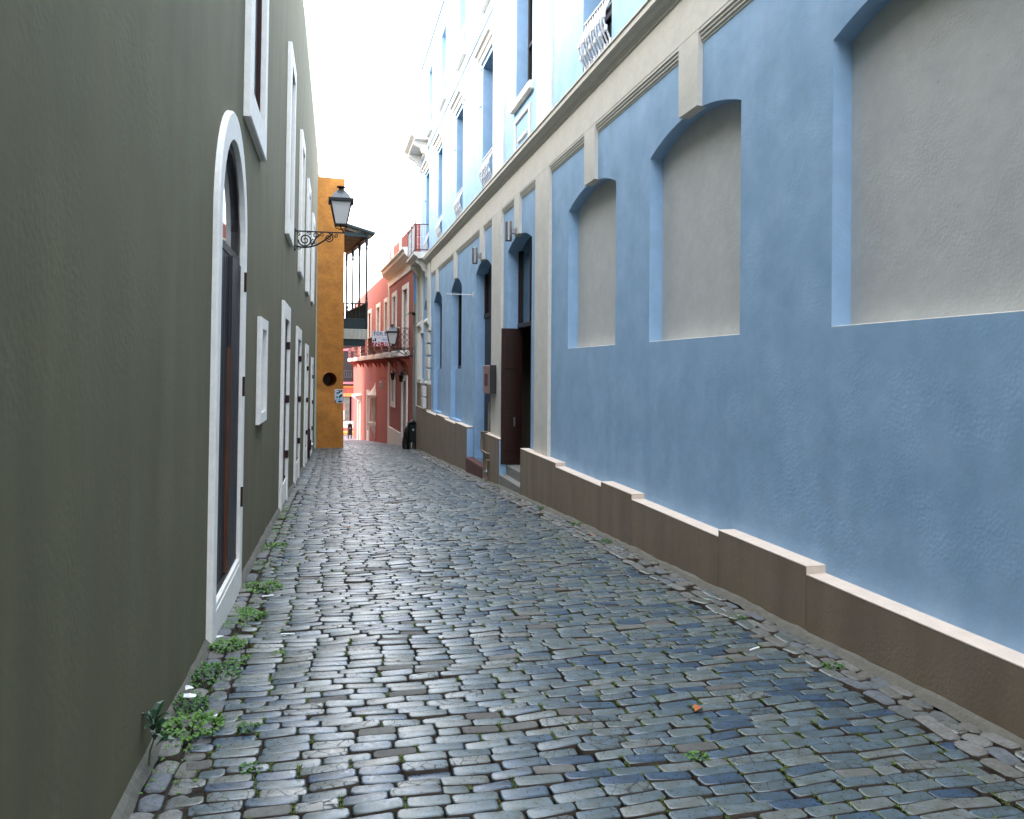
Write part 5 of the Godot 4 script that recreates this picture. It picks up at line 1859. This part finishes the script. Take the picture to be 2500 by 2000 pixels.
	for i in hs.size():
		var ring := []
		for k in 16:
			var a := TAU * k / 16
			var r: float = rs[i] * (1.0 + rr.randf_range(-0.13, 0.13))
			ring.append(Vector3(cos(a) * r + 0.10 * hs[i] * hs[i], hs[i], sin(a) * r))
		rows.append(ring)
	for i in rows.size() - 1:
		for k in 16:
			var k2 := (k + 1) % 16
			var c0 := Vector3(0.05, hs[i], 0)
			var p: Vector3 = (rows[i][k] + rows[i + 1][k2]) * 0.5
			quad(st, rows[i][k], rows[i][k2], rows[i + 1][k2], rows[i + 1][k], p + (p - c0) * 10.0)
	part("sack", st, M.bag, bag)
	# aerial on the yellow roof
	var an := thing("aerial", "thin white television aerial above the balcony roof", "aerial", Transform3D(Basis(Vector3.UP, 0.3), Vector3(0.75, 8.1, -36.0)))
	st = mb()
	tube(st, [Vector3(-0.2, -1.4, 0), Vector3(-0.02, -1.0, 0), Vector3(0, 1.0, 0)], 0.012, 5)
	part("mast", st, M.white_metal, an)
	st = mb()
	tube(st, [Vector3(-0.6, 0.75, 0), Vector3(0.6, 0.78, 0)], 0.010, 5)
	for k in 6:
		tube(st, [Vector3(-0.5 + k * 0.2, 0.76, -0.3), Vector3(-0.5 + k * 0.2, 0.76, 0.3)], 0.006, 4)
	part("antenna", st, M.white_metal, an)

# ------------------------------------------------------------------ plants and litter
func leaf_shape(st: SurfaceTool, o: Vector3, dir: Vector3, up: Vector3, l: float, w: float, droop: float) -> void:
	var side := dir.cross(up).normalized()
	var pts := []
	for k in 4:
		var t := k / 3.0
		var p := o + dir * l * t + up * (0.25 * l * sin(t * PI * 0.8) - droop * l * t * t)
		var hw: float = w * [0.12, 0.5, 0.42, 0.02][k]
		pts.append([p + side * hw + up * hw * 0.3, p, p - side * hw + up * hw * 0.3])
	for k in 3:
		for j in 2:
			var a: Vector3 = pts[k][j]; var b: Vector3 = pts[k][j + 1]; var c: Vector3 = pts[k + 1][j + 1]; var d: Vector3 = pts[k + 1][j]
			quad(st, a, b, c, d, (a + c) * 0.5 + up * 5.0)

func foliage(parent: Node, n: int, spread: float, tall: float, leaf: float, mat: Material, o := Vector3.ZERO, flat := 1.0) -> void:
	var st := mb()
	for k in n:
		var a := rng.randf() * TAU
		var r := spread * sqrt(rng.randf())
		var h := tall * rng.randf() * (1.0 - 0.6 * r / spread)
		var p := o + Vector3(cos(a) * r, h, sin(a) * r)
		var d := Vector3(cos(a + rng.randf_range(-1.0, 1.0)), rng.randf_range(-0.1, 0.6), sin(a + rng.randf_range(-1.0, 1.0))).normalized()
		var up := (Vector3.UP + Vector3(rng.randf_range(-0.5, 0.5), 0, rng.randf_range(-0.5, 0.5))).normalized()
		up = (up - d * up.dot(d)).normalized()
		var l := leaf * rng.randf_range(0.6, 1.3)
		leaf_shape(st, p, d, up, l, l * rng.randf_range(0.5, 0.75), rng.randf_range(0.1, 0.5))
	part("leaves", st, mat, parent)

func fronds(parent: Node, n: int, l: float) -> void:
	for k in n:
		var st := mb()
		var a := PI * 0.5 + PI * (k + 0.5) / n + rng.randf_range(-0.2, 0.2)
		var d := Vector3(cos(a), 0, sin(a))
		for j in 9:
			var t := j / 8.0
			var p := d * l * t + Vector3(0, 0.5 * l * t - 0.9 * l * t * t, 0)
			for sgn in [-1.0, 1.0]:
				var s: Vector3 = (d.cross(Vector3.UP) * sgn + d * 0.4).normalized()
				leaf_shape(st, p, s, Vector3.UP, 0.09 * (1.1 - t), 0.03, 0.2)
		part("frond", st, M.leaf_dark, parent)

func build_plants() -> void:
	# clumps of weed along the green wall: x, z, spread, height, leaves, label
	var clumps := [
		[-0.62, -4.08, 0.13, 0.06, 120, "broad patch of green weeds at foot of green wall beside the sapling"],
		[-0.68, -4.38, 0.09, 0.09, 70, "leafy weed tuft with white scraps caught in it"],
		[-0.62, -4.86, 0.14, 0.07, 130, "wide weed clump at foot of green wall before the arched door"],
		[-0.60, -5.36, 0.10, 0.06, 90, "weed clump at the near foot of the arched door surround"],
		[-0.50, -5.08, 0.06, 0.03, 40, "tiny weed sprig growing between bricks beside arched door"],
		[-0.50, -6.05, 0.09, 0.04, 70, "low weeds in front of the arched door threshold"],
		[-0.58, -6.25, 0.06, 0.04, 40, "thin weed tuft against the white arched door step"],
		[-0.50, -6.95, 0.15, 0.06, 120, "wide weed patch at the far foot of the arched door surround"],
		[-0.52, -9.0, 0.10, 0.04, 70, "weed patch below the small blind window"],
		[-0.28, -5.15, 0.04, 0.02, 20, "single small weed between bricks out from arched door"],
		[-0.30, -3.62, 0.04, 0.03, 22, "small weed between bricks near the sapling"],
		[-0.36, -4.02, 0.05, 0.03, 26, "small upright weed between bricks beside crumpled paper"],
		[2.98, -8.3, 0.06, 0.06, 50, "grass tuft at foot of taupe plinth by a broken kerb"],
		[3.05, -9.6, 0.06, 0.10, 50, "taller grass tuft growing against taupe plinth"],
		[3.02, -11.2, 0.05, 0.06, 40, "grass tuft at taupe plinth near the pilaster"],
		[2.86, -5.2, 0.05, 0.03, 40, "weed sprouting between two kerb stones"],
		[2.93, -4.2, 0.05, 0.02, 40, "flat weed on broken kerb beside taupe plinth"],
		[1.62, -3.30, 0.04, 0.02, 24, "small weed between bricks in middle of the road"],
	]
	for c in clumps:
		var p := thing("weed", c[5], "weed", at(c[0], gy(c[0], c[1]) - 0.004, c[1]))
		foliage(p, int(c[4] * 1.5), c[2] * 1.05, c[3] * 0.7, 0.032 if c[4] > 60 else 0.024, M.leaf if rng.randf() < 0.6 else M.leaf_b)
	# a ragged line of low growth between the clumps
	var lm := mb()
	leaf_shape(lm, Vector3.ZERO, Vector3(0.9, 0.35, 0.2).normalized(), Vector3(-0.3, 0.93, 0).normalized(), 0.022, 0.014, 0.3)
	var leafm := lm.commit()
	var where := []
	for k in 2600:
		var zz := rng.randf_range(-12.5, -3.4)
		var dn := wob.get_noise_2d(zz * 11.0, 40.0) + 0.15
		if rng.randf() < dn * 1.6:
			var xx := left_x(zz) + 0.05 + absf(rng.randfn(0.0, 0.11))
			where.append(Vector3(xx, gy(xx, zz) + rng.randf_range(-0.012, 0.012), zz))
	var gm := MultiMesh.new()
	gm.transform_format = MultiMesh.TRANSFORM_3D
	gm.mesh = leafm
	gm.instance_count = where.size()
	for i in where.size():
		var sc := rng.randf_range(0.6, 1.3)
		gm.set_instance_transform(i, Transform3D(Basis(Vector3.UP, rng.randf() * TAU).scaled(Vector3(sc, sc, sc)), where[i]))
	var gc := MultiMeshInstance3D.new()
	gc.name = "ground_cover"
	gc.multimesh = gm
	gc.material_override = M.leaf
	gc.set_meta("kind", "stuff")
	gc.set_meta("label", "ragged line of low green growth along foot of green wall")
	gc.set_meta("category", "ground cover")
	add_child(gc)
	# sapling with dark glossy leaves
	var s := thing("sapling", "young sapling with dark glossy leaves at foot of green wall", "plant", at(-0.735, gy(-0.735, -3.72) - 0.01, -3.72))
	var st := mb()
	tube(st, [Vector3(0, 0, 0), Vector3(0.005, 0.08, 0.0), Vector3(0.03, 0.16, -0.01), Vector3(0.02, 0.22, -0.01)], 0.005, 6, 0.003)
	part("stem", st, M.stem, s)
	for k in 11:
		st = mb()
		var a := k * 2.4
		var h := 0.10 + 0.012 * k
		var d := Vector3(cos(a) * 0.9, 0.25 + 0.05 * k, sin(a)).normalized()
		var up := (Vector3.UP - d * d.y).normalized()
		if absf(d.x) < 0.2 or d.x > -0.5 or k > 6:
			leaf_shape(st, Vector3(0.02 + cos(a) * 0.008, h, sin(a) * 0.008), d, up, 0.085, 0.045, 0.15)
			part("leaf", st, M.leaf_dark, s)
	# moss and grass in the joints
	var blades := mb()
	for k in 7:
		var a := k * 0.9
		var d := Vector3(cos(a) * 0.5, 1.0, sin(a) * 0.5).normalized()
		var sd := d.cross(Vector3.UP).normalized() * 0.0022
		var o := Vector3(cos(a), 0, sin(a)) * 0.006
		var tip := o + d * (0.010 + 0.004 * (k % 3))
		tri(blades, o - sd, o + sd, tip, Vector3.UP, Vector3.UP, Vector3.UP)
	var bmesh := blades.commit()
	var spots := []
	for j in joints:
		var dens := 0.14
		dens += clampf((j.x - 0.7) * 0.45, 0.0, 0.8) * (1.0 if j.z > -7.0 else 0.35)
		if j.x < -0.1: dens = 0.5
		dens *= 0.6 + 1.2 * maxf(0.0, wob.get_noise_2d(j.x * 30.0 + 55.0, j.z * 30.0) + 0.3)
		if j.z > -9.0 and rng.randf() < dens:
			for k in 5 + rng.randi() % 6:
				spots.append(j + Vector3(rng.randf_range(-0.004, 0.004), -0.012 + rng.randf() * 0.004, rng.randf_range(-0.05, 0.05)))
	var mm := MultiMesh.new()
	mm.transform_format = MultiMesh.TRANSFORM_3D
	mm.mesh = bmesh
	mm.instance_count = spots.size()
	for i in spots.size():
		var sc := rng.randf_range(0.7, 1.3)
		mm.set_instance_transform(i, Transform3D(Basis(Vector3.UP, rng.randf() * TAU).scaled(Vector3(sc, sc, sc)), spots[i]))
	var g := MultiMeshInstance3D.new()
	g.name = "joint_grass"
	g.multimesh = mm
	g.material_override = M.moss
	g.set_meta("kind", "stuff")
	g.set_meta("label", "short green grass and moss in the joints between bricks")
	g.set_meta("category", "grass")
	add_child(g)
	# litter
	var papers := [[-0.66, -4.30, 0.035, 0.075, "crumpled white paper scrap lying on the weeds, larger of two"], [-0.68, -4.42, 0.028, 0.085, "crumpled white paper scrap lying on the weeds, smaller of two"], [-0.66, -5.48, 0.022, 0.03, "white scrap in weeds at foot of the arched door"], [-0.52, -4.22, 0.018, 0.004, "tiny twist of white paper on the bricks"]]
	for e in papers:
		var p := thing("paper_scrap", e[4], "litter", at(e[0], gy(e[0], e[1]) + e[3], e[1]))
		st = mb()
		var g0: float = e[2]
		var ring := []
		for k in 9:
			var a := TAU * k / 9
			ring.append(Vector3(cos(a) * g0 * rng.randf_range(0.6, 1.2), rng.randf_range(-0.2, 0.35) * g0, sin(a) * g0 * rng.randf_range(0.6, 1.2)))
		for k in 9:
			var a: Vector3 = ring[k]; var b: Vector3 = ring[(k + 1) % 9]
			flat_tri(st, a, b, Vector3(0, g0 * 0.5, 0), Vector3(0, -1, 0))
			flat_tri(st, a, b, Vector3(0, -g0 * 0.3, 0), Vector3(0, 1, 0))
		part("paper", st, M.paper, p)
	for e in [[-0.44, -6.62, 0.3, "white cigarette butt on bricks by the far weed patch"], [-0.24, -5.55, -0.1, "thin white paper stick on bricks before the arched door"], [2.62, -4.55, 0.4, "white paper stick beside the kerb stones"]]:
		var p := thing("cigarette_butt", e[3], "litter", at(e[0], gy(e[0], e[1]) + 0.010, e[1], e[2]))
		st = mb()
		tube(st, [Vector3(-0.045, 0, 0), Vector3(0.0, 0.001, 0), Vector3(0.045, 0, 0)], 0.006, 8)
		part("paper_tube", st, M.paper, p)
	for e in [[0.27, -10.0, "dry orange leaf lying on the middle of the road"], [1.85, -3.75, "small orange leaf fragment on the near bricks"], [2.98, -8.8, "dry orange leaf against the kerb"]]:
		var p := thing("dry_leaf", e[2], "leaf", at(e[0], gy(e[0], e[1]) + 0.008, e[1], rng.randf() * 6.0))
		st = mb()
		leaf_shape(st, Vector3(-0.03, 0, 0), Vector3(1, 0, 0), Vector3.UP, 0.07, 0.05, 0.1)
		part("blade", st, M.dry_leaf, p)

# ------------------------------------------------------------------
func _ready() -> void:
	rng.seed = 20240
	wob.seed = 9
	wob.frequency = 0.1
	wob.fractal_octaves = 2
	# camera
	var cam := Camera3D.new()
	cam.name = "camera"
	cam.keep_aspect = Camera3D.KEEP_HEIGHT
	cam.projection = Camera3D.PROJECTION_FRUSTUM
	var near := 0.05
	cam.set_frustum(2.0 * near * 1000.0 / 1961.0, Vector2(0, -near * 0.04938), near, 400.0)
	cam.transform = Transform3D(Basis(Vector3.UP, deg_to_rad(-13.0077)) * Basis(Vector3.BACK, deg_to_rad(0.4)), Vector3(0, 1.6, 0))
	add_child(cam)
	# overcast sky
	var we := WorldEnvironment.new()
	we.name = "environment"
	var env := Environment.new()
	env.background_mode = Environment.BG_SKY
	var sky := Sky.new()
	var sm := ProceduralSkyMaterial.new()
	sm.sky_top_color = Color(0.93, 0.96, 1.0)
	sm.sky_horizon_color = Color(1.0, 1.0, 1.0)
	sm.sky_curve = 0.2
	sm.ground_bottom_color = Color(0.30, 0.29, 0.28)
	sm.ground_horizon_color = Color(0.5, 0.5, 0.5)
	sm.sun_angle_max = 0.0
	sky.sky_material = sm
	env.sky = sky
	env.background_energy_multiplier = 1.0
	env.tonemap_mode = Environment.TONE_MAPPER_LINEAR
	env.tonemap_exposure = 7.0
	env.sdfgi_enabled = true
	env.ssao_enabled = true
	env.ssil_enabled = true
	we.environment = env
	add_child(we)
	var sun := DirectionalLight3D.new()
	sun.name = "sun"
	sun.light_energy = 0.5
	sun.light_color = Color(1.0, 0.98, 0.95)
	sun.light_angular_distance = 30.0
	sun.shadow_enabled = true
	sun.basis = Basis.looking_at(Vector3(0.76, -0.60, 0.25).normalized())
	add_child(sun)
	make_materials()
	build_ground()
	build_blue()
	build_green()
	build_yellow()
	build_red()
	build_fixtures()
	build_plants()
